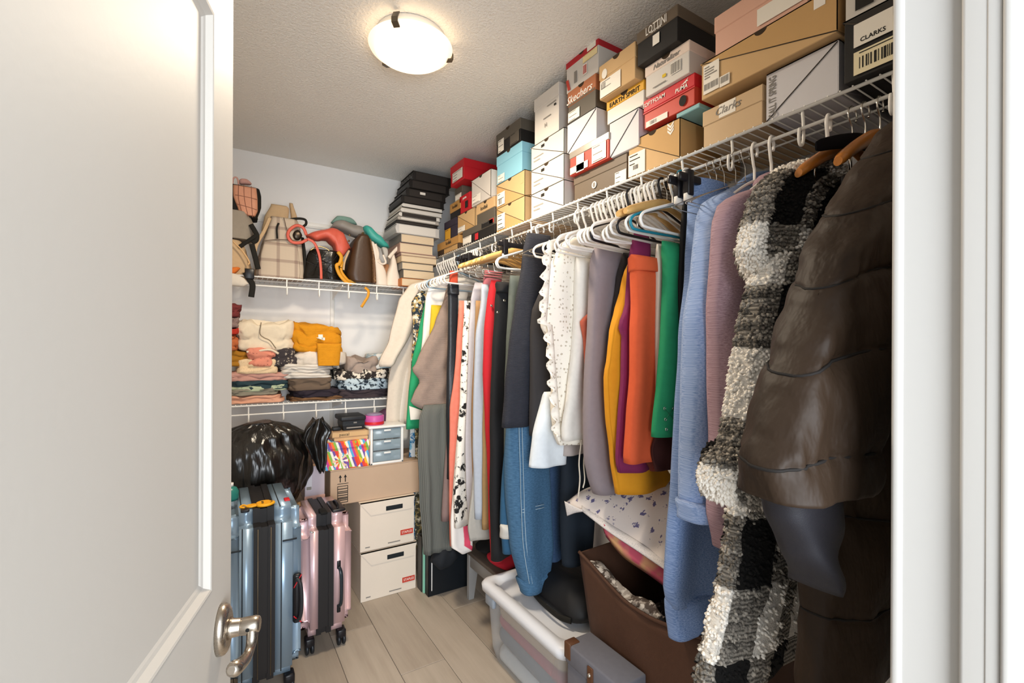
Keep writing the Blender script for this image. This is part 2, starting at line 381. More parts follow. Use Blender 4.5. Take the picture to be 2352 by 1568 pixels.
# ---------------------------------------------------------------- ceiling light
LC = Vector((.595, 1.665, CZ))
lt = thing('ceiling_light', 'round frosted glass flush ceiling light with three metal clips', 'ceiling light', LC)
m_lamp = mat('white_enamel', 'e8e4da', .5)
MB().lathe([(.001, 0), (.12, 0), (.125, -.004), (.125, -.028), (.001, -.028)], LC, 40).build('base', m_lamp, lt)
LR = .152
gm = bpy.data.materials.new('frosted_glass'); gm.use_nodes = True; nt = gm.node_tree; nt.nodes.clear()
out = nt.nodes.new('ShaderNodeOutputMaterial'); ad = nt.nodes.new('ShaderNodeAddShader'); df = nt.nodes.new('ShaderNodeBsdfPrincipled'); em = nt.nodes.new('ShaderNodeEmission')
df.inputs['Base Color'].default_value = lin('f2eee6'); df.inputs['Roughness'].default_value = .3
em.inputs[0].default_value = lin('ffdfb8')
tcl = nt.nodes.new('ShaderNodeTexCoord'); vl = nt.nodes.new('ShaderNodeVectorMath'); vl.operation = 'MULTIPLY'; vl.inputs[1].default_value = (1, 1, 0); ln = nt.nodes.new('ShaderNodeVectorMath'); ln.operation = 'LENGTH'
rm = nt.nodes.new('ShaderNodeMapRange'); rm.interpolation_type = 'SMOOTHSTEP'; rm.inputs[1].default_value = .15; rm.inputs[2].default_value = .06; rm.inputs[3].default_value = .55; rm.inputs[4].default_value = LAMP
nt.links.new(tcl.outputs['Object'], vl.inputs[0]); nt.links.new(vl.outputs[0], ln.inputs[0]); nt.links.new(ln.outputs['Value'], rm.inputs[0]); nt.links.new(rm.outputs[0], em.inputs[1])
nt.links.new(df.outputs[0], ad.inputs[0]); nt.links.new(em.outputs[0], ad.inputs[1]); nt.links.new(ad.outputs[0], out.inputs[0])
prof = [(LR, -.042), (LR - .004, -.050), (LR - .02, -.058)] + [(LR * .87 * math.cos(a), -.058 - .030 * math.sin(a)) for a in [i * PI / 2 / 9 for i in range(1, 9)]] + [(.001, -.088)]
MB().lathe(prof, LC, 56).build('glass_bowl', gm, lt)
ll = bpy.data.lights.new('lamp_light', 'AREA'); ll.shape = 'DISK'; ll.size = .22; ll.energy = LAMP_W; ll.color = (1, .85, .66)
lo = bpy.data.objects.new('lamp_light', ll); COL.objects.link(lo); lo.location = LC + Vector((0, 0, -.094))
m_clip = mat('bronze_clip', '6d6455', .4, metal=.8)
for a in (110, 230, 350):
    a = math.radians(a); d = Vector((math.cos(a), math.sin(a), 0)); w = Vector((-d.y, d.x, 0)) * .011
    c = MB(); poly = [(LR - .012, -.008), (LR + .006, -.036), (LR + .006, -.054), (LR - .016, -.0605), (LR - .016, -.056), (LR + .002, -.050), (LR + .002, -.038), (LR - .016, -.008)]
    c.prism([LC + d * x + Vector((0, 0, z)) - w for x, z in poly], w * 2); c.build('clip', m_clip, lt)
# ---------------------------------------------------------------- wire shelves
def rotmat_y_rail(*a): pass
def wire_shelf(name, label, axis, a0, a1, front, back, z, pitch, loops_at, stdlips=True):
    """axis 'Y': runs along Y with front at X=front; axis 'X': runs along X with front at Y=front"""
    def P(a, d, zz): return Vector((d, a, zz)) if axis == 'Y' else Vector((a, d, zz))
    root = thing(name, label, 'shelf', P((a0 + a1) / 2, (front + back) / 2, z))
    sgn = 1 if back > front else -1
    mids = [front + (back - front) * q for q in (.45,)]
    for d, zz, r, n in ((front, z, .0045, 'front_rail'), (front, z - .047, .0045, 'hang_rod'), (back, z - .004, .003, 'back_rail'), (mids[0], z - .0045, .003, 'support_wire')):
        MB().tube([P(a0, d, zz), P(a1, d, zz)], r, 8).build(n, m_wire, root)
    w = MB().tube([P(0, front - sgn * .006, z + .0035), P(0, back, z + .0035)], .0017, 6).build('cross_wire', m_wire, root)
    wm = w.data; bpy.data.objects.remove(w); n = int((a1 - a0) / pitch)
    for i in range(n + 1):
        a = a0 + .004 + i * (a1 - a0 - .008) / n
        o = bpy.data.objects.new('cross_wire', wm); COL.objects.link(o); o.parent = root; o.location = P(a, 0, 0)
    # drop wires looping under the rod
    pts = [P(0, front + sgn * .004, z - .003), P(0, front + sgn * .008, z - .03), P(0, front + sgn * .010, z - .062), P(0, front + sgn * .006, z - .082), P(0, front - sgn * .002, z - .088), P(0, front - sgn * .010, z - .082), P(0, front - sgn * .012, z - .065), P(0, front - sgn * .009, z - .048)]
    lo_ = MB().tube(spline(pts, 22), .0038, 8, up=P(1, 0, 0)).build('drop_loop', m_wire, root); lm = lo_.data; bpy.data.objects.remove(lo_)
    for a in loops_at:
        o = bpy.data.objects.new('drop_loop', lm); COL.objects.link(o); o.parent = root; o.location = P(a, 0, 0)
    return root
RX = 1.20; RZ = 1.965; RODZ = RZ - .047
ys = [atZ(x, y, RZ).y for x, y in ((2040, 158), (1835, 248), (1675, 316))]
sp = .165; LP = [ys[0], ys[1], ys[2]] + [ys[2] + sp * k for k in range(1, 13)]
wire_shelf('wire_shelf', 'long white wire shelf with hanging rod along the wall of shoe boxes', 'Y', YF + .02, YB - .012, RX, XR - .012, RZ, .0254, [y for y in LP if y < YB - .05])
SF = 2.84; SZ1 = atY(910, 659, SF).z; SZ2 = atY(795, 920, SF).z
xs1 = [atY(x, 660, SF).x for x in (659, 733, 801, 866)]; d1 = xs1[1] - xs1[0]
wire_shelf('wire_shelf', 'white wire shelf on the back wall carrying handbags', 'X', XL + .01, XR - .012, SF, YB - .014, SZ1, .0254, [xs1[0] - d1] + xs1 + [xs1[-1] + d1 * k for k in (1, 2, 3)])
xs2 = [atY(x, 945, SF).x for x in (571, 651, 726, 794, 860)]; d2 = xs2[1] - xs2[0]
wire_shelf('wire_shelf', 'lower white wire shelf on the back wall carrying folded sweaters', 'X', XL + .01, XR - .012, SF, YB - .014, SZ2, .0254, [xs2[0] - d2] + xs2 + [xs2[-1] + d2 * k for k in (1, 2)])
# slotted standards, hang track and brackets on the back wall
tk = MB(); tk.bbox(XL + .02, XR - .05, YB - .011, YB, 2.125, 2.16, .003, 2); tk.bbox(XL + .02, XR - .05, YB - .014, YB - .009, 2.132, 2.140, .002, 1)
tag(tk.build('hang_track', m_wire), 'white horizontal hang track on the back wall above the handbags', 'shelf track')
m_slot = mat('slot_shadow', '53565a', .8)
for sx in (.61, -.2, 1.38):
    r = thing('shelf_standard', {.61: 'white slotted shelf standard beside the mustard sweater', -.2: 'white slotted shelf standard behind the open door', 1.38: 'white slotted shelf standard behind the hanging clothes'}[sx], 'shelf standard', (sx, YB, .5), 'slotted standards on the back wall')
    b = MB(); b.bbox(sx - .0125, sx + .0125, YB - .013, YB, .55, 2.135, .002, 1); b.build('channel', m_wire, r)
    s = MB(); s.box(-.0016, .0016, 0, .0006, -.006, .006); so = s.build('slot', m_slot, r); sm = so.data; bpy.data.objects.remove(so)
    for k in range(58):
        for q in (-1, 1):
            o = bpy.data.objects.new('slot', sm); COL.objects.link(o); o.parent = r; o.location = (q * .0055, -.0135, .075 + k * .0254)
    for zz in (SZ1, SZ2):
        br = MB(); br.prism([(sx - .002, YB - .01, zz - .008), (sx - .002, YB - .01, zz - .075), (sx - .002, YB - .05, zz - .06), (sx - .002, SF + .012, zz - .018), (sx - .002, SF + .012, zz - .008)], (.004, 0, 0)); br.build('bracket', m_wire, r)
# ================================================================= shoe boxes on the long shelf
m_card = mat('kraft_card', 'c8a06a', .8, 'cardboard'); m_card2 = mat('kraft_card_pale', 'd0ac7c', .8, 'cardboard'); m_card3 = mat('kraft_card_deep', 'bb8c4e', .8, 'cardboard')
m_wbox = mat('white_card', 'd2ccc4', .6, 'cardboard', col2='c8c2ba'); m_wbox2 = mat('cool_white_card', 'cfcdd0', .6, 'cardboard', col2='c6c4c8')
m_blk = mat('black_card', '1d1b1a', .6, 'cardboard'); m_taupe = mat('taupe_card', '6a5c4c', .55, 'cardboard'); m_gray = mat('gray_card', '5d564c', .6, 'cardboard')
m_red = mat('red_card', 'c8202a', .45, 'cardboard', col2='b81c26'); m_red2 = mat('brick_red_card', 'b4202a', .5, 'cardboard'); m_coral = mat('coral_print', 'c84434', .5, 'cardboard')
m_blue = mat('sky_blue_card', '8cc4d8', .55, 'cardboard', col2='7eb8ce'); m_pinkw = mat('blush_white_card', 'e6d3c4', .6, 'cardboard', col2='dcc6b6'); m_pink = mat('pink_card', 'deb09a', .6, 'cardboard', col2='d4a48e')
m_beige = mat('beige_card', 'cdb08a', .7, 'cardboard'); m_teal = mat('pale_teal_card', '8ab8bc', .6, 'cardboard'); m_yel = mat('yellow_card', 'dca42c', .55, 'cardboard'); m_org = mat('burnt_orange_print', 'b4704a', .6, 'cardboard')
m_silv = mat('silver_card', 'c4bcb0', .22, metal=.7); m_purp = mat('dark_purple_card', '342c3c', .6, 'cardboard'); m_brn = mat('brown_card', '4a3a2c', .6, 'cardboard')
m_lab = mat('paper_label', 'ece6da', .7); m_ink = mat('black_ink', '221f1c', .8); m_greyink = mat('grey_ink', '8a857e', .8); m_wink = mat('white_ink', 'f2ece2', .7); m_inside = mat('box_inside', '3a2c1c', .9)
m_yink = mat('yellow_ink', 'd8b62c', .7); m_rink = mat('red_ink', 'c43a34', .7); m_seam = mat('seam_shadow', '4a4036', .9)

class SB:
    """one shoe box; face coordinates u (far->near) and v (up) on the end that faces the aisle"""
    def __init__(s, label, xl, xr, yt, yb, X0, on, body, lidm=None, style='lid', lidh=.3, dep=.30, group='shoe boxes on the long wire shelf', notch=False, diag='tlbr', name='shoe_box', h=None, cat='shoe box', gapY=0):
        ym = (yt + yb) / 2
        s.Y1 = atX(xl, ym, X0).y - .002; s.Y0 = atX(xr, ym, X0).y + .002 + gapY
        zt = atX(xr, yt, X0).z
        s.X0 = X0; s.Z0 = on if isinstance(on, (int, float)) else on.Z1; s.Z1 = (s.Z0 + h) if h else zt; s.dep = min(dep, XR - .004 - X0)
        s.o = thing(name, label, cat, (X0 + s.dep / 2, (s.Y0 + s.Y1) / 2, s.Z0), group); s.body = body; lidm = lidm or body; s.lidm = lidm
        X1 = X0 + s.dep; H = s.Z1 - s.Z0; e = .0025
        if style == 'lid':
            lz = s.Z1 - H * lidh; s.lz = lz
            MB().bbox(X0 + e, X1 - e, s.Y0 + e, s.Y1 - e, s.Z0, s.Z1 - .003, .0015, 1, False).build('body', body, s.o)
            b = MB(); b.bbox(X0, X1, s.Y0, s.Y1, lz, s.Z1, .002, 1, False); s.lid = b.build('lid', lidm, s.o)
        elif style == 'flip':
            MB().bbox(X0 + e, X1, s.Y0 + e, s.Y1 - e, s.Z0, s.Z1 - .003, .0015, 1, False).build('body', body, s.o)
            b = MB(); b.box(X0, X1, s.Y0, s.Y1, s.Z1 - .003, s.Z1)
            tri = {'tlbr': [(0, 1), (1, 1), (1, .02)], 'bltr': [(0, 1), (1, 1), (0, .02)]}[diag]
            b.prism([s.p(u, v, 0) for u, v in tri], (e * .8, 0, 0))
            # side flap with a diagonal edge on the end that faces the door
            b.prism([(X0, s.Y0, s.Z1), (X1, s.Y0, s.Z1), (X1, s.Y0, s.Z0 + H * .55), (X0, s.Y0, s.Z0 + H * .02)], (0, e * .8, 0))
            s.lid = b.build('lid', lidm, s.o)
            a, c = ((0, 1), (1, .02)) if diag == 'tlbr' else ((0, .02), (1, 1))
            pa, pc = s.p(*a, .0), s.p(*c, .0); MB().tube([pa + Vector((.0012, 0, -.0012)), pc + Vector((.0012, 0, -.0012))], .0011, 5).build('flap_edge', m_seam, s.o)
        else:
            MB().bbox(X0, X1, s.Y0, s.Y1, s.Z0, s.Z1, .002, 1, False).build('body', body, s.o)
        if notch:
            k = 10; r = min(.014, H * .2); c = s.p(.5, 1, .0006); MB().prism([c + Vector((0, -r * 1.2 * math.cos(PI * i / k), -r * math.sin(PI * i / k))) for i in range(k + 1)], (.0005, 0, 0)).build('thumb_hole', m_inside, s.o)
    def p(s, u, v, d=.001): return Vector((s.X0 - d, s.Y1 + (s.Y0 - s.Y1) * u, s.Z0 + (s.Z1 - s.Z0) * v))
    def patch(s, u0, u1, v0, v1, m, name='sticker', d=.0009, sk=0, lines=0, bars=None, ink=None, par=None):
        P = [s.p(u0, v0, d), s.p(u1, v0, d), s.p(u1 + sk, v1, d), s.p(u0 + sk, v1, d)]
        o = MB().prism(P, (.0006, 0, 0)).build(name, m, s.o)
        def q(a, b): return s.p(lerp(u0, u1, a), lerp(v0, v1, b), d + .0005)
        if lines or bars:
            b = MB(); rn = random.Random(int((u0 * 97 + v0 * 31 + s.Y0 * 77) * 100))
            for k in range(lines):
                y = lerp(.92, .55 if bars else .1, k / max(1, lines - 1)); a0 = .08; a1 = rn.uniform(.35, .9); hh = .045
                b.add([q(a0, y - hh), q(a1, y - hh), q(a1, y), q(a0, y)], [(0, 1, 2, 3)])
            if bars:
                a0, a1, b0, b1 = bars; a = a0
                while a < a1:
                    w = rn.choice((.012, .02, .035)); b.add([q(a, b0), q(min(a + w, a1), b0), q(min(a + w, a1), b1), q(a, b1)], [(0, 1, 2, 3)]); a += w + rn.choice((.012, .02, .03))
            b.build('print', ink or m_ink, o)
        return o
    def text(s, t, u, v, size, m, shear=0, w=None, rot=False, bold=.0002):
        ux, uy = ((0, -1, 0), (0, 0, 1)) if not rot else ((0, 0, 1), (0, 1, 0))
        return text_mesh(t, size, m, 'lettering', s.o, s.p(u, v, .0012), ux, uy, .0003, shear=shear, bold=bold, width=w)
    def ty(s, y): return y
Z0 = RZ + .0055
FX = 1.205
# --- column beside the ceiling stack of binders (far corner)
b1 = SB('brown shoe box with gold lid lying at the far end of the shelf row', 1004, 1054, 538, 580, FX, Z0, m_brn, m_card3, lidh=.55); b1.text('kodiak', .55, .75, .03, m_ink)
b1.patch(.35, .95, .05, .4, m_card, lines=2)
b2 = SB('dark purple shoe box with yellow sticker on the gold-lidded box', 1020, 1048, 497, 540, FX + .02, b1, m_purp, lidh=.35); b2.patch(.1, .55, .05, .6, m_yel, lines=2)
b3 = SB('gold-lidded black shoe box above the dark purple one', 1033, 1058, 455, 485, FX + .02, b2, m_blk, m_card3, lidh=.6); b3.text('kodiak', .5, .7, .028, m_ink)
b4 = SB('grey shoe box squeezed beneath the bright red box', 1044, 1062, 424, 455, FX + .03, b3, m_gray, lidh=.45, dep=.28); b4.patch(.1, .9, .05, .5, m_lab, lines=2)
b5 = SB('bright red shoe box topmost in the far corner stack', 1034, 1066, 361, 414, FX - .01, b4, m_red, lidh=.4, dep=.33); b5.patch(.18, .9, .12, .6, m_lab, lines=4)
# --- next column
c1 = SB('black shoe box with red logo standing on the shelf wires', 1062, 1137, 496, 545, FX, Z0, m_blk, m_gray, lidh=.42)
c1.patch(.02, .3, .1, .55, m_lab, lines=2); c1.patch(.42, .52, .12, .5, m_red, 'sticker'); c1.patch(.62, .95, .62, .92, m_blk, 'print_band', lines=1, ink=m_greyink); c1.patch(.85, .97, .7, .95, m_rink, 'sticker')
c2 = SB('kraft flip-top shoe box resting on the black box', 1050, 1092, 473, 523, FX + .01, c1, m_card, m_card2, 'flip', notch=True, dep=.30); c2.patch(.05, .45, .06, .34, m_lab, lines=3)
c3 = SB('grey shoe box with yellow lid next to the kraft flip-top', 1094, 1136, 449, 505, FX + .005, c1, m_gray, m_card2, lidh=.5, notch=True); c3.text('kodiak', .45, .7, .03, m_ink)
c4 = SB('small red shoe box tucked beside the white one', 1055, 1080, 438, 480, FX + .02, c2, m_red, lidh=.33); c4.text('puma', .5, .82, .022, m_wink); c4.patch(.55, .8, .25, .6, m_ink, 'sticker')
c5 = SB('white flip-top shoe box under the bright red box', 1082, 1128, 386, 440, FX - .005, c3, m_wbox, None, 'flip', notch=True, dep=.32); c5.patch(.05, .5, .06, .36, m_lab, lines=3)
# --- kraft / blue / black column
d1 = SB('lower kraft flip-top shoe box beneath the sky blue box', 1139, 1206, 448, 507, FX, Z0, m_card, m_card2, 'flip', notch=True, dep=.29); d1.patch(.05, .33, .1, .72, m_lab, lines=4)
d2 = SB('upper kraft flip-top shoe box beneath the sky blue box', 1139, 1206, 388, 448, FX, d1, m_card, m_card2, 'flip', notch=True, dep=.29); d2.patch(.05, .33, .08, .6, m_lab, lines=2, bars=(.2, .6, .1, .5)); d2.patch(.86, .95, .52, .72, m_card2, 'tape')
d3 = SB('sky blue shoe box between kraft boxes and a black box', 1140, 1199, 322, 388, FX, d2, m_blue, lidh=.34, dep=.30, notch=True); d3.patch(.06, .34, .03, .3, m_lab, lines=3)
d4 = SB('black shoe box topmost above the sky blue one', 1139, 1196, 268, 320, FX, d3, m_blk, m_gray, lidh=.45, dep=.30, notch=True); d4.patch(.6, .95, .08, .55, m_gray, lines=2)
d4.patch(.1, .34, .12, .66, m_lab, lines=3)
# --- white column
e = []; on = Z0
for i, (pos) in enumerate(('lowest', 'second', 'third')):
    bx = SB('white flip-top shoe box, %s in the all-white stack' % pos, 1218, 1296, (411, 350, 291)[i], 471, FX - .004 * i, on, m_wbox, None, 'flip', notch=True, dep=.31); e.append(bx); on = bx
    bx.patch(.34, .44, .72, .84, m_ink, 'print'); bx.patch(.1, .4, .45, .47, m_greyink, 'print'); bx.patch(.1, .3, .3, .32, m_greyink, 'print')
e4 = SB('tall lidded white shoe box on top of the all-white stack', 1226, 1284, 185, 281, FX - .012, e[2], m_wbox, None, 'lid', lidh=.27, dep=.30)
e4.patch(.55, .9, .64, .66, m_greyink, 'print'); e4.patch(.82, .9, .56, .60, m_ink, 'print'); e4.patch(.4, .7, .42, .44, m_greyink, 'print'); e4.text('H', .5, .27, .025, m_greyink)
# --- taupe, striped red, white diagonal, dark and red-lidded column
f1 = SB('wide taupe shoe box with round hole on the shelf wires', 1317, 1441, 348, 408, FX, Z0, m_taupe, None, 'lid', lidh=.35, dep=.32)
k = 20; c = f1.p(.42, .33); r = .013
MB().prism([c + Vector((0, -r * math.cos(2 * PI * i / k), r * math.sin(2 * PI * i / k))) for i in range(k)], (.0006, 0, 0)).build('hole_ring', m_wink, f1.o)
MB().prism([c + Vector((-.0006, -r * .55 * math.cos(2 * PI * i / k), r * .75 * math.sin(2 * PI * i / k))) for i in range(k)], (.0006, 0, 0)).build('hole', m_greyink, f1.o)
f1.patch(.8, .99, .02, .42, m_lab, lines=3)
f2 = SB('red and white striped shoe box with silver lid', 1307, 1399, 301, 362, FX - .02, f1, m_coral, m_silv, 'lid', lidh=.28, dep=.31)
f2.patch(.2, .4, .0, .7, m_lab, 'stripe'); f2.patch(.6, .94, .06, .72, m_lab, 'stripe', lines=3, ink=m_greyink); f2.patch(.03, .5, .04, .32, m_lab, lines=2)
f3 = SB('white flip-top shoe box with diagonal flap above the striped one', 1303, 1371, 244, 306, FX - .02, f2, m_wbox2, None, 'flip', diag='bltr', dep=.30)
f4 = SB('dark shoe box with burnt orange lid and script lettering', 1303, 1369, 166, 245, FX - .02, f3, m_gray, m_org, 'lid', lidh=.46, dep=.30, notch=True); f4.text('Skechers', .42, .70, .042, m_wink, .35); f4.patch(.03, .45, .04, .34, m_lab, lines=3)
f4.patch(.02, .98, .55, .6, m_taupe, 'print_band')
f5 = SB('white shoe box with red lid topmost near the ceiling', 1299, 1375, 83, 163, FX - .02, f4, m_wbox, m_red2, 'lid', lidh=.22, dep=.30, notch=True)
f5.patch(.55, .97, .55, .75, mat('cream_label', 'ecd9a6', .7), lines=2, ink=m_yink); f5.patch(.55, .68, .18, .5, m_lab, bars=(.1, .9, .1, .9), ink=m_rink); f5.patch(.28, .36, .15, .5, m_greyink, 'print'); f5.patch(.08, .16, .05, .4, m_coral, 'print', sk=-.07); f5.patch(.68, .93, .8, .96, m_lab, 'sticker')
# --- yellow EARTH SPIRIT column
g1 = SB('white flip-top shoe box with grey diagonal flap under the yellow lid', 1400, 1468, 245, 312, FX - .012, f1, m_wbox2, None, 'flip', diag='bltr', dep=.30)
g2 = SB('glossy white shoe box with mustard yellow lid', 1392, 1480, 180, 245, FX - .014, g1, mat('glossy_white_card', 'd8d4ca', .25), m_yel, 'lid', lidh=.40, dep=.30, notch=True)
g2.text('EARTH SPIRIT', .5, .74, .022, m_ink, 0, w=(g2.Y1 - g2.Y0) * .8)
g3 = SB('kraft shoe box with white label topmost above the yellow lid', 1375, 1460, 92, 170, FX - .045, g2, m_card2, None, 'lid', lidh=.42, dep=.32, notch=True)
g3.patch(.04, .62, .02, .5, m_lab, lines=2, bars=(.06, .3, .5, .85), ink=m_greyink); c = g3.p(.17, .68)
MB().prism([c + Vector((-.0005, -.013 * math.cos(2 * PI * i / k), .017 * math.sin(2 * PI * i / k))) for i in range(k)], (.0006, 0, 0)).build('sticker', m_lab, g3.o)
# --- kraft, teal, red, blush, black column
h1 = SB('large kraft flip-top shoe box with white chevron mark on the shelf wires', 1441, 1563, 268, 354, FX - .006, Z0, m_card2, m_card, 'flip', notch=True, dep=.32)
h1.patch(.02, .36, .02, .62, m_lab, lines=3, bars=(.3, .62, .25, .45))
cv = MB()
for q in range(3):
    for sg in (-1, 1):
        a = h1.p(.84, .66 + q * .085, .0012); b_ = a + Vector((0, sg * .012, .012)); cv.add([a, a + Vector((0, 0, .007)), b_ + Vector((0, 0, .007)), b_], [(0, 1, 2, 3)])
cv.build('chevron_mark', m_wink, h1.o)
h2 = SB('pale teal shoe box crushed under the red sport box', 1552, 1608, 240, 262, FX - .008, h1, m_teal, None, 'plain', dep=.28, h=.014)
h3 = SB('red sport shoe box with white leaping cat logo', 1477, 1597, 164, 262, FX - .014, h2, m_coral, m_red, 'lid', lidh=.42, dep=.30)
h3.text('PUMA', .76, .70, .017, m_wink, .15, bold=.0003); h3.text('SOFTFOAM', .22, .80, .018, m_wink, .1)
cat = [(0, 0), (.15, .12), (.35, .2), (.55, .42), (.78, .62), (1.0, 1.0), (.9, .7), (.86, .52), (.98, .2), (.8, .3), (.7, .22), (.76, -.05), (.6, .12), (.4, .02), (.2, .05)]
MB().prism([h3.p(.82, .80, .0012) + Vector((0, -(a - .5) * .028, b_ * .014)) for a, b_ in cat], (.0004, 0, 0)).build('logo', m_wink, h3.o)
c = h3.p(.79, .28); MB().prism([c + Vector((-.0005, -.013 * math.cos(2 * PI * i / k), .016 * math.sin(2 * PI * i / k))) for i in range(k)], (.0006, 0, 0)).build('finger_hole', m_ink, h3.o)
h3.patch(.06, .5, .0, .2, m_lab, bars=(.2, .5, .2, .8), ink=m_greyink); h3.patch(.0, 1, .52, .56, m_red, 'print_band')
h4 = SB('blush white shoe box with script lid above the red sport box', 1480, 1585, 88, 178, FX - .028, h3, m_wbox, m_pinkw, 'lid', lidh=.33, dep=.30, notch=True)
h4.patch(.6, .82, .22, .58, m_lab, bars=(.05, .95, .05, .95), ink=m_greyink); h4.text('Naturalizer', .5, .8, .022, m_greyink, .3); h4.patch(.42, .5, .3, .4, m_yink, 'sticker'); h4.patch(.2, .5, .14, .17, m_greyink, 'print')
h5 = SB('black shoe box with white lettering touching the ceiling', 1461, 1558, 6, 90, FX - .055, h4, m_blk, m_taupe, 'lid', lidh=.33, dep=.32)
h5.text('LOTTINI', .5, .82, .036, m_wink, 0, w=(h5.Y1 - h5.Y0) * .5, bold=.0003); h5.patch(.42, .58, .28, .58, m_lab, 'sticker', sk=.0); h5.text('WOMEN', .5, .71, .010, m_wink)
# --- beige, large kraft, pink column
i1 = SB('beige shoe box with white paper label on the shelf wires', 1612, 1754, 190, 284, FX - .004, Z0, m_beige, None, 'lid', lidh=.42, dep=.31)
i1.patch(.3, .58, .62, .98, m_lab); i1.text('Clarks', .44, .8, .03, m_greyink, .3)
i2 = SB('long kraft flip-top shoe box balanced over the beige and white boxes', 1608, 1926, -38, 70, FX - .03, 2.0975, m_card2, m_card, 'flip', notch=True, dep=.33)
i2.patch(.03, .17, .1, .88, m_lab, lines=5, bars=(.06, .95, .12, .34), ink=m_greyink)
i2.patch(.175, .26, .08, .36, m_lab, bars=(.1, .9, .3, .9), ink=m_greyink); i2.patch(.86, .93, .72, .95, m_wink, 'logo')
i3 = SB('pale pink shoe box on top of the long kraft box', 1639, 1860, -105, -10, FX - .03, i2, m_pink, None, 'lid', lidh=.42, dep=.32); i3.patch(.5, .95, .1, .5, m_lab)
j1 = SB('white flip-top shoe box with grey vertical lettering on the shelf wires', 1759, 1929, 88, 205, FX - .004, Z0, m_wbox2, None, 'flip', diag='bltr', dep=.31)
j1.text('CALL IT SPRING', .1, .47, .026, m_greyink, 0, rot=True, w=(j1.Z1 - j1.Z0) * .86)
k1 = SB('black shoe box with cream barcode stickers beside the door jamb', 1933, 2250, 10, 120, FX - .03, Z0, m_blk, mat('charcoal_card', '2c2823', .6, 'cardboard'), 'flip', h=.138, dep=.32)
a = k1.patch(.1, .42, .5, .86, m_lab, 'sticker'); k1.text('CLARKS', .26, .58, .013, m_ink)
k1.patch(.1, .7, .06, .42, mat('cream_sticker', 'e8dcb8', .7), 'sticker', lines=1, bars=(.08, .62, .22, .72)); k1.patch(.42, .7, .42, .72, mat('cream_sticker', 'e8dcb8', .7), 'sticker', lines=4); k1.text('10', .63, .17, .02, m_ink)
k2 = SB('white box with dark round logo above the black barcode box', 1936, 2200, -120, -2, FX - .03, k1, m_wbox, None, 'lid', lidh=.3, dep=.31, h=.11); k2.patch(.12, .3, .1, .6, m_ink, 'logo')
# ================================================================= hangers on the long rod
m_plast = mat('white_plastic', 'ece9e4', .3); m_bplast = mat('black_plastic', '17161a', .35); m_tplast = mat('teal_plastic', '1f7f96', .35); m_bluepl = mat('pale_blue_plastic', '9fb8cc', .35)
m_chrome = mat('chrome_wire', 'c8c4bc', .18, metal=1); m_honey = mat('honey_wood', 'c0782c', .35, 'wood', 'a8641f', grain=(40, 300, 60), bump=.05, coat=.4)
m_palewood = mat('pale_wood', 'd9ae6c', .4, 'wood', 'c89a58', grain=(40, 300, 60), bump=.05, coat=.3); m_velvet = mat('black_velvet', '100e12', .95, spec=.1); m_rubber = mat('clip_rubber', 'd8d4cc', .6)
HK = {}
def hook_pts(rh, zc, neck, apex): 
    pts = [(rh * math.cos(a), 0, zc + rh * math.sin(a)) for a in [math.radians(q) for q in (-35, -10, 20, 55, 90, 125, 160, 190, 215)]]
    return spline(pts + [(-rh * .35, 0, neck + .012), (0, 0, neck), (0, 0, apex)], 26)
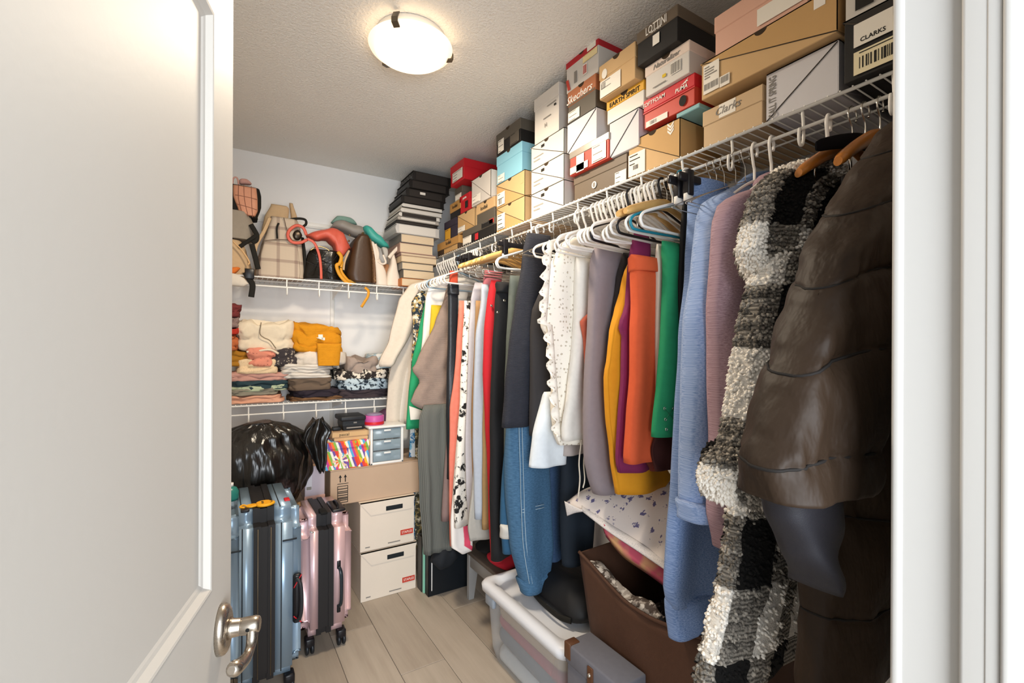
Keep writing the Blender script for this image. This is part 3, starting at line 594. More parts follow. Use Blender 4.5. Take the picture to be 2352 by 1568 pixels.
def hanger_proto(kind):
    r = thing('hanger', 'x', 'hanger', (0, 0, 0)); r.name = {'wood': 'wooden_hanger', 'palewood': 'wooden_hanger', 'wire': 'wire_hanger', 'clip': 'clip_hanger', 'velvet': 'velvet_hanger'}.get(kind, 'plastic_hanger')
    if kind in ('white', 'black', 'teal', 'blue'):
        m = {'white': m_plast, 'black': m_bplast, 'teal': m_tplast, 'blue': m_bluepl}[kind]
        MB().tube(hook_pts(.021, -.0125, -.062, -.096), .0042, 8, up=(0, 1, 0)).build('hook', m, r)
        P = [(0, 0, -.092), (.05, 0, -.104), (.12, 0, -.127), (.185, 0, -.15), (.205, 0, -.162), (.212, 0, -.176), (.206, 0, -.19), (.19, 0, -.196), (.1, 0, -.197)]
        P = P + [(-x, 0, z) for x, _, z in P[::-1][0:]]
        MB().tube(spline(P, 56)[:-1], .0042, 7, closed=True, up=(0, 1, 0)).build('frame', m, r)
    elif kind == 'wire':
        MB().tube(hook_pts(.018, -.0122, -.05, -.085), .0013, 6, up=(0, 1, 0)).build('hook', m_chrome, r)
        MB().tube(spline([(0, 0, -.085), (.09, 0, -.118), (.2, 0, -.165), (.19, 0, -.175), (0, 0, -.176), (-.19, 0, -.175), (-.2, 0, -.165), (-.09, 0, -.118), (0, 0, -.085)], 48)[:-1], .0013, 6, closed=True, up=(0, 1, 0)).build('frame', m_chrome, r)
    elif kind in ('wood', 'palewood', 'velvet'):
        MB().tube(hook_pts(.019, -.0125, -.045, -.075), .0019, 6, up=(0, 1, 0)).build('hook', m_chrome, r)
        m = {'wood': m_honey, 'palewood': m_palewood, 'velvet': m_velvet}[kind]; L = []
        for i in range(25):
            t = i / 24 * 2 - 1; x = .215 * t; a = abs(t); z = -.083 - (.10 if kind == 'wood' else .058) * a ** 1.35; hh = lerp(.019, .012, a) * (1 if a < .95 else .75); tt = (lerp(.0075, .013, a) if kind != 'velvet' else .003) * (1 if a < .95 else .6)
            L.append([(x, tt * math.cos(2 * PI * j / 12), z + hh * math.sin(2 * PI * j / 12)) for j in range(12)])
        MB().loops(L).build('body', m, r)
        if kind != 'velvet': MB().tube([(-.16, 0, -.15), (-.155, 0, -.19), (.155, 0, -.19), (.16, 0, -.15)], .003, 6).build('trouser_bar', m_chrome, r)
    elif kind == 'clip':
        MB().tube(hook_pts(.018, -.0122, -.045, -.07), .0017, 6, up=(0, 1, 0)).build('hook', m_chrome, r)
        MB().bbox(-.17, .17, -.006, .006, -.088, -.066, .004, 2).build('bar', m_bplast, r)
        for x in (-.13, .13):
            MB().bbox(x - .012, x + .012, -.011, .011, -.125, -.055, .004, 2).build('clip', m_bplast, r); MB().bbox(x - .013, x + .013, -.007, .007, -.14, -.118, .002, 1).build('pad', m_rubber, r)
    return r
def hang(kind, Y, label, group=None, rot=0, X=RX, tilt=0, sx=1):
    if kind not in HK: HK[kind] = hanger_proto(kind); o = HK[kind]
    else: o = copy_tree(HK[kind])
    o.location = (X, Y, RODZ + (.0 if kind != 'x' else 0)); o.rotation_euler = (0, math.radians(tilt), math.radians(rot)); o.scale = (sx, 1, 1); o['label'] = label
    if group: o['group'] = group
    elif 'group' in o: del o['group']
    return o
def rodY(px, py=None):
    """where along the rod a hook seen at this pixel hangs"""
    y0 = 640 - (px - 1000) * .405
    return atX(px, y0, RX).y
rn = random.Random(3)
for i, px in enumerate((2022, 1958)):
    hang('wood', rodY(px), ('honey wood hanger with chrome hook touching the brown puffer coat', 'honey wood hanger with chrome hook above the checked fleece collar')[i], rot=(3, -2)[i])
hang('velvet', rodY(1988), 'black velvet hanger between the two honey wood hangers', rot=0)
hang('clip', rodY(2000) - .006, 'black clip hanger below the honey wood hangers', rot=4).location.z -= .13
hang('white', rodY(1903), 'white plastic hanger carrying the checked fleece jacket', rot=6, sx=.6)
hang('white', rodY(1772), 'white plastic hanger carrying the mauve sweatshirt', rot=3, sx=.55)
hang('white', rodY(1733), 'white plastic hanger carrying the blue heather sweatshirt', rot=-4, sx=.55)
for i, px in enumerate((1712, 1690, 1664)): hang('wire', rodY(px), 'thin chrome wire hanger between the blue sweatpants and the white hooks', 'wire hangers beside the sweatpants', rot=rn.uniform(-6, 6))
hang('clip', rodY(1646), 'black clip hanger holding the blue sweatpants by the waist', rot=2); hang('clip', rodY(1632), 'black clip hanger just behind the sweatpants hanger', rot=-3)
hang('white', rodY(1578), 'white plastic hanger against the teal hanger', rot=3); hang('teal', rodY(1566), 'teal plastic hanger among the white ones', rot=-2); hang('white', rodY(1546), 'white plastic hanger between the teal and the black one', rot=2)
hang('black', rodY(1521), 'black plastic hanger at the near end of the white cluster', rot=4)
hang('palewood', rodY(1532), 'wooden hanger with trouser bar above the green shorts', rot=8)
hang('palewood', rodY(1500), 'wooden hanger above the rust trousers', rot=14)
for i in range(15): hang('white', rodY(1508 - i * 10.2), 'white plastic hanger in the tight cluster above the grey and mustard clothes', 'clustered white hangers', rot=rn.uniform(-5, 9), tilt=rn.uniform(-3, 3))
hang('black', rodY(1452), 'black plastic hanger frame poking out above the mauve grey trousers', rot=10, X=RX - .01)
hang('white', rodY(1346), 'white plastic hanger carrying the white lace top', rot=3); hang('white', rodY(1331), 'white plastic hanger just behind the lace top', rot=-3)
for i, px in enumerate((1312, 1300, 1287, 1272)): hang('wire', rodY(px), 'chrome wire hanger behind the navy knit trousers', 'wire hangers behind the navy trousers', rot=rn.uniform(-6, 6))
hang('white', rodY(1240), 'white plastic hanger with bare rounded end beside the navy trousers', rot=-6); hang('white', rodY(1228), 'white plastic hanger half covered by the dark trousers', rot=8)
hang('clip', rodY(1216), 'black clip hanger under the navy knit trousers', rot=0)
for i in range(9): hang('wire' if i % 2 else 'palewood', rodY(1206 - i * 8), ('chrome wire hanger among the pale wooden ones' if i % 2 else 'pale wooden hanger above the red trousers'), ('wire hangers among the wooden ones' if i % 2 else 'pale wooden hangers'), rot=rn.uniform(-8, 10))
for i in range(3): hang('clip', rodY(1130 - i * 9), 'black clip hanger between pale wooden and far white hangers', 'black clip hangers midway', rot=rn.uniform(-4, 6))
for i in range(8): hang('white', rodY(1100 - i * 5), 'white plastic hanger in the middle cluster of the far rail', 'white hangers midway on the far rail', rot=rn.uniform(-5, 5))
hang('blue', rodY(1056), 'pale blue plastic hanger near the far corner', rot=4)
for i in range(9): hang('white', rodY(1050 - i * 5.0), 'white plastic hanger at the far end of the rail', 'white hangers at the far end', rot=rn.uniform(-5, 5))
# ================================================================= hanging clothes
def outline(L, Y): return sorted([(-p.z, p.x) for p in (atY(x, y, Y) for x, y in L)])
def garment_mesh(Y, L, R, th=.02, amp=.006, freq=9, rows=30, cols=48, seed=0, sl=0, edge=.004, quilt=None, arc=0, fuzz=0, pw=.75, thp=None, grow=1.0):
    """closed loft; L/R are outlines seen at distance Y (R may be a width in metres)"""
    Lo = outline(L, Y); zt, zb = -Lo[0][0], -Lo[-1][0]
    Ro = outline(R, Y) if not isinstance(R, (int, float)) else None
    rn = random.Random(seed); ph = rn.uniform(0, 6); ph2 = rn.uniform(0, 6); loops = []; uvs = []
    for i in range(rows + 1):
        t = i / rows; z = lerp(zt, zb, t); xl = interp(Lo, -z)[0]; xr = interp(Ro, -z)[0] if Ro else xl + R
        if xr - xl < .006: xr = xl + .006
        hw = (xr - xl) / 2; xc = (xl + xr) / 2; q = min(1, t / .06) ** .5 * .75 + .25; tt = th * q * lerp(1, grow, t)
        if thp: tt *= interp(thp, t)[0]
        a_ = amp * min(1, .25 + t * 1.3)
        lp = []; uv = []
        if quilt:
            zz = (z + quilt[1] + (quilt[2] * (t - .5) if len(quilt) > 2 else 0)) / quilt[0]; s = abs(math.sin(PI * zz)); tt *= .74 + .26 * s ** .3; hw *= 1 - .03 * (1 - s ** .3)
        for j in range(cols):
            a = 2 * PI * j / cols; ca, sa = math.cos(a), math.sin(a)
            x = xc + hw * math.copysign(abs(ca) ** pw, ca); y = math.copysign(abs(sa) ** pw, sa) * tt
            u = (x - xl) * 1.0
            f = math.sin(freq * 2 * PI * (x - xl) + ph + 1.2 * math.sin(3 * t + ph2)) * a_ + math.sin(freq * 4.3 * (x - xl) + ph2 * 2 + 2 * t) * a_ * .6
            n = noise.noise(Vector((x * 9 + seed * 3.1, y * 20, z * 6))) * edge
            y += f * (1 if abs(ca) < .97 else .6); x += n
            if quilt:
                w = noise.noise(Vector((x * 30, seed, z * 12))) + .6 * noise.noise(Vector((x * 60, seed, z * 25))); y += math.copysign(1, sa) * w * .006 * (1.4 - s ** .35 * .6); x += noise.noise(Vector((seed, y * 30, z * 20))) * .005
            if fuzz:
                w = noise.noise(Vector((x * 95, y * 95, z * 95))); x += ca * w * fuzz; y += sa * w * fuzz; z2 = z + noise.noise(Vector((x * 80, z * 80, 3))) * fuzz
            else: z2 = z
            if arc: z2 += arc * (1 - ((x - xc) / hw) ** 2) * min(1, t * 6) * min(1, (1 - t) * 5)
            if quilt: y += math.copysign(1, sa) * .0035 * (1 - s ** .3) * math.sin(x * 260 + 2 * math.sin(z * 40))
            lp.append((x, Y + y + sl * (x - RX), z2)); uv.append((u, z))
        loops.append(lp); uvs.append(uv)
    mb = MB().loops(loops, uvs=uvs); mb.L = loops; mb.UV = uvs
    if quilt:
        mb.seams = []; last = None
        for i in range(rows + 1):
            z = lerp(zt, zb, i / rows); k_ = math.floor((z + quilt[1]) / quilt[0])
            if last is not None and k_ != last: mb.seams.append(loops[i])
            last = k_
    return mb
GN = [0]
def garment(name, label, cat, Y, L, R, m, group='clothes hanging on the long rod', **k):
    GN[0] += 1; k.setdefault('seed', GN[0]); o = garment_mesh(Y, L, R, **k).build(name, m); tag(o, label, cat, group); return o
def gthing(name, label, cat, Y, px, py, group='clothes hanging on the long rod'):
    return thing(name, label, cat, atY(px, py, Y), group)
def gpart(part, parent, Y, L, R, m, tufts=0, **k):
    GN[0] += 1; k.setdefault('seed', GN[0]); g = garment_mesh(Y, L, R, **k); o = g.build(part, m, parent)
    for s in getattr(g, 'seams', []): MB().tube(s[::2], .0022, 5, closed=True).build('quilt_seam', mat('seam_brown', '120d0a', .8), o)
    if tufts:      # curly pile: small tufts that take the colour of the cloth below them
        rn = random.Random(GN[0]); b = MB(); nr, nc = len(g.L) - 1, len(g.L[0])
        for _ in range(tufts):
            i = rn.randrange(1, nr); j = rn.randrange(nc); a = Vector(g.L[i][j]); u1 = Vector(g.L[i][(j + 1) % nc]) - Vector(g.L[i][j - 1]); u2 = Vector(g.L[i + 1][j]) - Vector(g.L[i - 1][j])
            n = u1.cross(u2)
            if n.length < 1e-9: continue
            n.normalize(); cen = Vector((sum(p[0] for p in g.L[i]) / nc, sum(p[1] for p in g.L[i]) / nc, a.z))
            if n.dot(a - cen) < 0: n = -n
            t1 = u1.normalized(); t2 = n.cross(t1); w = rn.uniform(.0022, .0038); h = rn.uniform(.004, .008); a = a + t1 * rn.uniform(-.5, .5) * u1.length * .5 + t2 * rn.uniform(-.5, .5) * u2.length * .5
            tip = a + n * h + t1 * rn.uniform(-.004, .004) - Vector((0, 0, rn.uniform(0, .005))); mid_ = a + n * h * .55
            o_ = b.add([a + t1 * w - n * .002, a + t2 * w - n * .002, a - t1 * w - n * .002, a - t2 * w - n * .002, mid_ + (t1 + t2) * w * .8, mid_ + (t2 - t1) * w * .8, mid_ - (t1 + t2) * w * .8, mid_ + (t1 - t2) * w * .8, tip], [(0, 1, 4), (1, 2, 5), (2, 3, 6), (3, 0, 7), (1, 5, 4), (2, 6, 5), (3, 7, 6), (0, 4, 7), (4, 5, 8), (5, 6, 8), (6, 7, 8), (7, 4, 8)], True)
            for q in range(9): b.uv[o_ + q] = g.UV[i][j]
        b.build('pile', m, o)['kind'] = 'stuff'
    return o
C = lambda n, c, c2=None, **k: mat(n, c, k.pop('rough', .85), k.pop('kind', 'cloth'), c2, **k)
# ---- far end
t = gthing('cream_jacket', 'cream long-sleeved jacket hanging nearest the back wall', 'jacket', 2.74, 905, 1012)
mc = C('cream_linen', 'ddd0c0'); gpart('body', t, 2.76, [(1032, 626), (985, 640), (946, 656), (925, 700), (908, 800), (893, 870), (887, 940), (886, 975)], [(1036, 626), (1040, 700), (1020, 975)], mc, th=.03, amp=.012)
gpart('lining', t, 2.765, [(910, 800), (890, 960), (884, 1014)], [(960, 800), (940, 960), (936, 1014)], C('ivory_lining', 'e2d8cc'), th=.022)
gpart('sleeve', t, 2.70, [(975, 642), (938, 655), (916, 690), (895, 780), (871, 836), (874, 842)], [(985, 645), (958, 680), (946, 760), (905, 834), (892, 846)], mc, th=.028, amp=.01)
garment('printed_blouse', 'black white and blue printed blouse beside the cream jacket', 'blouse', 2.645, [(990, 655), (955, 676), (945, 696), (950, 750), (944, 860), (946, 960)], .2, C('abstract_print', 'e8dcc8', '22303a', kind='camo', sc=28, col3='a88a4a'), th=.02)
t = gthing('green_blouse', 'emerald green top with white inner label next to the printed blouse', 'top', 2.58, 940, 985)
gpart('body', t, 2.58, [(992, 664), (976, 690), (962, 760), (946, 830), (938, 900), (932, 985)], [(1000, 664), (998, 760), (985, 985)], C('emerald_cloth', '2aa06c'), th=.02)
p = [atY(x, y, 2.545) for x, y in ((940, 932), (978, 945), (978, 962), (943, 964))]; MB().prism(p, (0, .004, 0)).build('care_label', m_lab, t)
garment('white_shirt', 'plain white shirt hanging behind the taupe cardigan', 'shirt', 2.53, [(1022, 634), (985, 650), (977, 690), (970, 760), (962, 850), (962, 905)], .26, C('white_cotton', 'f0ece6'), th=.022)
garment('yellow_shirt', 'yellow shirt with only its hem showing below the taupe cardigan', 'top', 2.49, [(990, 700), (976, 970), (978, 1004)], [(1018, 700), (1016, 1002)], C('yellow_cotton', 'd8b82c'), th=.016)
garment('taupe_cardigan', 'soft taupe open cardigan with a hanging pointed front', 'cardigan', 2.43, [(1034, 640), (1022, 680), (1000, 740), (957, 832), (946, 848), (966, 876), (950, 905), (942, 925), (962, 937), (985, 945), (1003, 968), (1010, 1000)], [(1038, 640), (1036, 760), (1034, 930), (1020, 1003)], C('taupe_knit', '9c887c', kind='knit', uv=False), th=.024, amp=.006, rows=44)
garment('blue_print_trousers', 'light blue and white printed trousers reaching low by the carton', 'trousers', 2.70, [(966, 720), (942, 985), (938, 1100), (944, 1200), (946, 1252)], .05, C('blue_print', '7fc0dc', 'eef2f2', kind='camo', sc=14, col3='2c7cb0'), th=.012)
garment('sand_floral_trousers', 'sand floral printed trousers beside the blue printed pair', 'trousers', 2.64, [(974, 720), (953, 985), (955, 1100), (954, 1200), (956, 1258)], .07, C('sand_floral', 'd8cdb4', '3c3a2c', kind='camo', sc=30, col3='8e7c4c'), th=.012)
garment('charcoal_skirt', 'long charcoal pleated skirt hanging below the taupe cardigan', 'skirt', 2.385, [(975, 930), (964, 960), (961, 1040), (966, 1150), (974, 1273)], [(1030, 930), (1036, 985), (1042, 1180), (1052, 1276)], C('charcoal_rib', '6b6d68', '585a56', kind='vstripes', sc=140, uv=True), th=.022, amp=.01, freq=16)
garment('mauve_brown_dress', 'mauve brown dress edge hanging between charcoal skirt and black trousers', 'dress', 2.335, [(1040, 720), (1030, 985), (1019, 1100), (1013, 1196)], .08, C('mauve_brown', '8a7470'), th=.016)
t = gthing('black_coated_trousers', 'shiny black coated trousers below the bright coral waistband', 'trousers', 2.29, 1035, 1100)
gpart('leg', t, 2.29, [(1030, 652), (1030, 760), (1026, 900), (1028, 1100)], [(1052, 652), (1049, 760), (1043, 1100)], mat('coated_black', '23262b', .35, 'leather'), th=.018)
gpart('waistband', t, 2.285, [(1029, 648), (1029, 676)], [(1053, 648), (1052, 676)], mat('coated_black', '23262b'), th=.02, rows=6)
garment('coral_waistband_skirt', 'coral red skirt folded over a hanger at the far rail', 'skirt', 2.31, [(1033, 621), (1033, 655), (1035, 700)], [(1051, 620), (1051, 655), (1049, 700)], C('coral_red', 'cc5238'), th=.014)
garment('coral_striped_trousers', 'coral trousers with pale lower legs next to the black coated pair', 'trousers', 2.235, [(1055, 690), (1049, 800), (1042, 880), (1035, 940), (1033, 1050), (1035, 1255)], .08, C('coral_twill', 'd8705c', 'e89a86', sc=.6), th=.017)
garment('white_stripe_trousers', 'white trousers with a bold black geometric print', 'trousers', 2.165, [(1067, 690), (1062, 800), (1057, 900), (1050, 1000), (1041, 1120), (1043, 1212)], .09, C('black_white_print', 'ece6dc', '1e1c1c', kind='camo', sc=26, thr=.57), th=.017)
garment('lilac_grey_blouse', 'pale lilac grey blouse hanging in the narrow middle of the rail', 'blouse', 2.11, [(1092, 648), (1083, 680), (1078, 750), (1074, 900), (1069, 1000), (1071, 1120), (1077, 1205)], .1, C('lilac_grey', 'c6c2c8'), th=.016)
garment('tan_trousers', 'tan trousers next to the pale lilac grey blouse', 'trousers', 2.06, [(1094, 690), (1089, 800), (1084, 900), (1081, 1000), (1086, 1140), (1088, 1195)], .09, C('tan_twill', 'a8845c'), th=.015)
garment('dusty_rose_shirt', 'dusty rose shirt beside the pale blue grey trousers', 'top', 2.015, [(1114, 620), (1104, 690), (1093, 780), (1089, 860), (1090, 985)], .1, C('dusty_rose', 'a8616a'), th=.017)
garment('blue_grey_trousers', 'pale blue grey trousers hung by the cuff loop next to the red pair', 'trousers', 1.955, [(1107, 652), (1106, 690), (1094, 770), (1089, 860), (1087, 1000), (1090, 1100), (1092, 1192)], [(1122, 652), (1124, 690), (1122, 860), (1122, 1192)], C('blue_grey', 'b4bcc8'), th=.018)
garment('khaki_trousers', 'khaki trousers edge tight against the red pair', 'trousers', 1.91, [(1116, 760), (1112, 900), (1108, 1050), (1106, 1215)], .07, C('khaki', 'a48458'), th=.015)
garment('grey_linen_skirt', 'grey linen skirt whose frayed hem hangs above the grey stool', 'skirt', 1.98, [(1092, 1000), (1085, 1120), (1076, 1215), (1080, 1242)], [(1120, 1000), (1128, 1242)], C('grey_linen', 'b0aca4'), th=.02)
t = gthing('white_pink_dress', 'white dress with pink stripe and green leaf print at its hem', 'dress', 2.20, 1055, 1268)
gpart('skirt', t, 2.20, [(1050, 1000), (1040, 1120), (1034, 1200), (1036, 1256), (1058, 1270)], [(1080, 1000), (1082, 1200), (1084, 1268)], C('white_pink', 'f2ece6', 'e0506c', kind='vstripes', sc=9, duty=.72, uv=True, wob=.3), th=.02)
t = gthing('red_trousers', 'bright red trousers with brass stud between blue grey and black pairs', 'trousers', 1.855, 1128, 1290)
gpart('leg', t, 1.855, [(1128, 643), (1122, 680), (1114, 760), (1110, 860), (1113, 960), (1119, 1050), (1123, 1150), (1129, 1290)], [(1150, 643), (1150, 860), (1150, 1290)], C('red_twill', 'c01f2a', 'a81822'), th=.022, amp=.008)
for px, py in ((1127, 702), ): MB().lathe([(.001, -.003), (.005, -.003), (.006, 0), (.005, .002)], atY(px + 2, py, 1.832), 12, 'Y').build('stud', m_chrome, t)
t = gthing('black_jeans', 'black jeans with metal studs hanging beside the red trousers', 'jeans', 1.77, 1140, 1285)
gpart('leg', t, 1.77, [(1141, 650), (1138, 720), (1131, 800), (1127, 900), (1125, 1000), (1124, 1100), (1128, 1286)], [(1170, 648), (1175, 900), (1172, 1285)], C('black_denim', '1a1a1c', '101012'), th=.024, amp=.007)
gpart('waistband', t, 1.765, [(1140, 646), (1139, 672)], [(1172, 644), (1172, 672)], C('black_denim', '1a1a1c'), th=.028, rows=5)
for px, py in ((1143, 717), (1158, 690)): MB().lathe([(.001, -.003), (.005, -.003), (.006, 0), (.005, .002)], atY(px, py, 1.735), 12, 'Y').build('stud', m_chrome, t)
garment('grey_wash_jeans', 'faded grey green jeans edge beside the navy knit trousers', 'jeans', 1.70, [(1172, 632), (1170, 700), (1166, 800), (1161, 960), (1160, 1100)], .05, C('grey_denim', '4c5450', '78807a', sc=.5), th=.02)
t = gthing('cuffed_jeans', 'blue jeans with a rolled pale cuff behind the wide denim', 'jeans', 1.66, 1162, 1272)
gpart('leg', t, 1.66, [(1170, 900), (1154, 1100), (1150, 1200), (1156, 1272)], [(1190, 900), (1186, 1272)], C('denim_dark', '2c5878', '20405c'), th=.02)
gpart('cuff', t, 1.655, [(1149, 1204), (1150, 1236)], [(1190, 1206), (1190, 1240)], C('pale_cuff', 'c8c4bc'), th=.026, rows=6)
# ---- middle
garment('navy_knit_trousers', 'navy knit trousers folded long over a clip hanger', 'trousers', 1.56, [(1212, 534), (1203, 590), (1187, 700), (1171, 800), (1160, 900), (1153, 982)], [(1264, 540), (1256, 640), (1238, 760), (1224, 900), (1213, 984)], C('navy_knit', '2a2c36', '1e2028', kind='knit'), th=.03, amp=.006)
garment('navy_knit_trousers', 'charcoal brown trousers half under the lace top', 'trousers', 1.50, [(1262, 655), (1238, 680), (1225, 715), (1221, 760), (1219, 900), (1216, 1000)], [(1310, 640), (1300, 800), (1290, 1006)], C('charcoal_brown', '302d2e', '26272c'), th=.03, amp=.006)
t = gthing('blue_jeans', 'wide mid-blue jeans with pale seam stitching above the plastic tote', 'jeans', 1.60, 1220, 1358)
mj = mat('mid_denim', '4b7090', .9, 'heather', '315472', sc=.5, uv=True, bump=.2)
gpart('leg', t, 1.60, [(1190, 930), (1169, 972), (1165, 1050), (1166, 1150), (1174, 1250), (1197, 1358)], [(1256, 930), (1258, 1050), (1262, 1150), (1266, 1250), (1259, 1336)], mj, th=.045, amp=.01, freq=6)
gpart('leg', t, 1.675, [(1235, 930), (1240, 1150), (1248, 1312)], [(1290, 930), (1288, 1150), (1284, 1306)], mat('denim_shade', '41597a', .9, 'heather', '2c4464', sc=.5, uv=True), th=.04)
gpart('hem', t, 1.598, [(1189, 1326), (1197, 1360)], [(1263, 1306), (1260, 1338)], mj, th=.049, rows=6)
m_stitch = C('pale_stitch', 'b8cdd8')
for dx in (0, 7):
    MB().tube(spline([atY(x + dx, y, 1.547) for x, y in ((1192, 975), (1195, 1080), (1198, 1180), (1203, 1260), (1216, 1340))], 20), .0011, 5).build('seam', m_stitch, t)
for dy in (0, 7): MB().tube(spline([atY(x, y + dy, 1.55) for x, y in ((1200, 1170), (1220, 1165), (1250, 1158))], 8), .0011, 5).build('seam', m_stitch, t)
garment('white_blouse', 'white blouse with flared hem peeking from below the dark trousers', 'blouse', 1.46, [(1250, 900), (1226, 1000), (1220, 1074)], [(1302, 900), (1300, 1000), (1297, 1058)], C('cool_white', 'dfe6ec'), th=.03, amp=.008)
garment('grey_shirt', 'grey shirt hem hanging behind the white lace top', 'top', 1.43, [(1296, 940), (1294, 1000), (1292, 1046)], [(1360, 940), (1356, 1068)], C('warm_grey', 'b0a6a2'), th=.02)
garment('dark_jeans', 'dark navy jeans in the shadow behind the lace top', 'jeans', 1.49, [(1300, 1000), (1289, 1060), (1290, 1180), (1296, 1300)], [(1365, 1000), (1362, 1180), (1352, 1300)], C('ink_denim', '1b2530', '141b24'), th=.03)
t = gthing('lace_blouse', 'white crochet lace top with ruffled edge and hanging tie cords', 'blouse', 1.37, 1305, 1020)
ml = C('white_crochet', 'f2ece0', 'cfc2ae', kind='lace', sc=60, size=.2, rnd=.6, warp=.006, bump=.8)
gpart('body', t, 1.37, [(1318, 545), (1290, 556), (1264, 610), (1252, 700), (1246, 745), (1262, 780), (1266, 850), (1268, 930), (1276, 1000), (1283, 1022)], [(1334, 552), (1346, 700), (1342, 1000), (1338, 1026)], ml, th=.03, amp=.008, edge=.012, rows=50)
gpart('tank_front', t, 1.33, [(1322, 590), (1321, 700), (1312, 800), (1302, 900), (1290, 985), (1292, 1012)], [(1358, 590), (1356, 800), (1352, 1022)], C('soft_white', 'f0ebe2'), th=.022, amp=.006)
rf = MB(); RP = []
for i in range(90):
    y = 556 + i * 5.0; x = (1268 if y < 575 else 1257 - (y - 600) * .07 if y < 745 else 1260 + (y - 745) * .08); a = i * .9 + 1.5 * noise.noise(Vector((i * .3, 0, 0))); c0 = atY(x + 9, y, 1.345)
    RP.append([c0 + Vector((-.030 * q + .004 * math.sin(a * 1.7) * q, .016 * q * math.sin(a), .004 * math.cos(a) * q)) for q in (0, .35, .7, 1)])
rf.grid(RP, True, .002, (0, -1, 0))
for i in range(0):
    y = 560 + i * 32; x = (1262 if y < 600 else 1254 - (y - 600) * .07 if y < 745 else 1262 + (y - 745) * .07); p = atY(x, y, 1.35); rf.loops([[p + Vector((.011 * q * math.cos(a) + (k - 2) * .003, .010 * q * math.sin(a), (k - 2) * .010)) for a in [2 * PI * j / 8 for j in range(8)]] for k, q in enumerate((.4, 1, 1.15, .9, .35))])
rf.build('ruffle', ml, t)
for dx in (0, 11): MB().tube(spline([atY(x, y, 1.30) for x, y in ((1336 + dx, 1010), (1330 + dx, 1060), (1332 + dx, 1100), (1328 + dx, 1142 - dx * 2))], 14), .0026, 6).build('tie_cord', C('cord_white', 'e6dccb'), t)
garment('terracotta_tank', 'terracotta tank edge between the lace top and the mauve grey trousers', 'top', 1.285, [(1358, 710), (1334, 738), (1342, 785), (1352, 1000)], .06, C('terracotta', 'b85a44'), th=.016)
garment('mauve_grey_trousers', 'mauve grey wide trousers hanging in front of the lace top', 'trousers', 1.22, [(1370, 556), (1360, 600), (1356, 660), (1352, 740), (1347, 850), (1343, 950), (1344, 1050), (1352, 1100), (1364, 1134)], [(1432, 566), (1414, 680), (1410, 760), (1402, 900), (1410, 1000), (1422, 1132)], C('mauve_grey', '8d8286', '7c7278'), th=.035, amp=.008, freq=6)
garment('black_tee', 'black tee with scooped armhole between mauve grey and mustard', 'shirt', 1.165, [(1432, 580), (1418, 640), (1404, 735), (1396, 770), (1402, 900), (1406, 1000)], .16, C('soft_black', '2e2a2b', '242122'), th=.022)
garment('mustard_tank', 'mustard yellow long tank with broad hem over the floral quilt', 'top', 1.10, [(1446, 600), (1436, 660), (1420, 720), (1410, 755), (1404, 820), (1397, 860), (1402, 960), (1411, 1050), (1422, 1136)], [(1458, 600), (1454, 720), (1470, 850), (1500, 1000), (1548, 1124)], C('mustard', 'd8941c', 'c4800f'), th=.028, amp=.01, freq=5)
garment('magenta_tank', 'deep magenta tank between mustard and rust', 'top', 1.055, [(1458, 535), (1447, 620), (1441, 700), (1426, 748), (1434, 772), (1433, 860), (1426, 960), (1421, 1060), (1426, 1087)], [(1490, 535), (1486, 700), (1500, 900), (1510, 1070)], C('magenta', '7c2452', '661a42'), th=.02, amp=.007)
t = gthing('rust_trousers', 'rust orange trousers clipped at the broad waistband', 'trousers', 1.0, 1465, 1060)
mr = C('rust_twill', 'd65c34', 'c04c28')
gpart('leg', t, 1.0, [(1452, 600), (1455, 700), (1451, 760), (1448, 860), (1441, 960), (1436, 1050), (1437, 1064)], [(1506, 600), (1510, 700), (1503, 800), (1502, 960), (1499, 1078)], mr, th=.03, amp=.005)
gpart('waistband', t, .996, [(1449, 584), (1453, 622)], [(1505, 578), (1509, 618)], mr, th=.033, rows=6, amp=.002)
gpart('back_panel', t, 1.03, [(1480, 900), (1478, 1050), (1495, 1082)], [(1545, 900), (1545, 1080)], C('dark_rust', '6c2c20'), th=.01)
garment('cream_shirt', 'narrow cream shirt edge between rust and green', 'top', .965, [(1509, 560), (1508, 700), (1507, 1000), (1508, 1012)], .05, C('cream_jersey', 'd8cec0'), th=.014)
t = gthing('green_trousers', 'green trousers with silver eyelets and crossed lacing at the hem', 'trousers', .925, 1530, 1006)
gpart('leg', t, .925, [(1520, 553), (1524, 600), (1520, 760), (1512, 880), (1502, 1004)], [(1575, 548), (1580, 760), (1585, 1010)], C('green_twill', '239060', '1b784c'), th=.024, amp=.006)
ey = [(1527, 938), (1547, 938), (1529, 963), (1549, 964), (1531, 986)]
for px, py in ey: MB().tube([atY(px, py, .896) + Vector((.0042 * math.cos(a), 0, .0042 * math.sin(a))) for a in [2 * PI * q / 12 for q in range(12)]], .001, 5, closed=True).build('eyelet', m_chrome, t)
for a, b in ((0, 3), (1, 2)): MB().tube([atY(*ey[a], .893), atY(*ey[b], .893)], .0012, 5).build('lace', C('green_lace', '196844'), t)
garment('black_shirt', 'black shirt squeezed between green trousers and the blue sweatpants', 'top', .89, [(1572, 440), (1566, 560), (1560, 650), (1562, 800), (1563, 1000)], .24, C('black_jersey', '1d1b1a'), th=.018)
garment('maroon_skirt', 'dark maroon skirt in the shade below the green trousers', 'skirt', .955, [(1505, 1000), (1500, 1030), (1505, 1082)], .22, C('maroon', '3c1612'), th=.014)
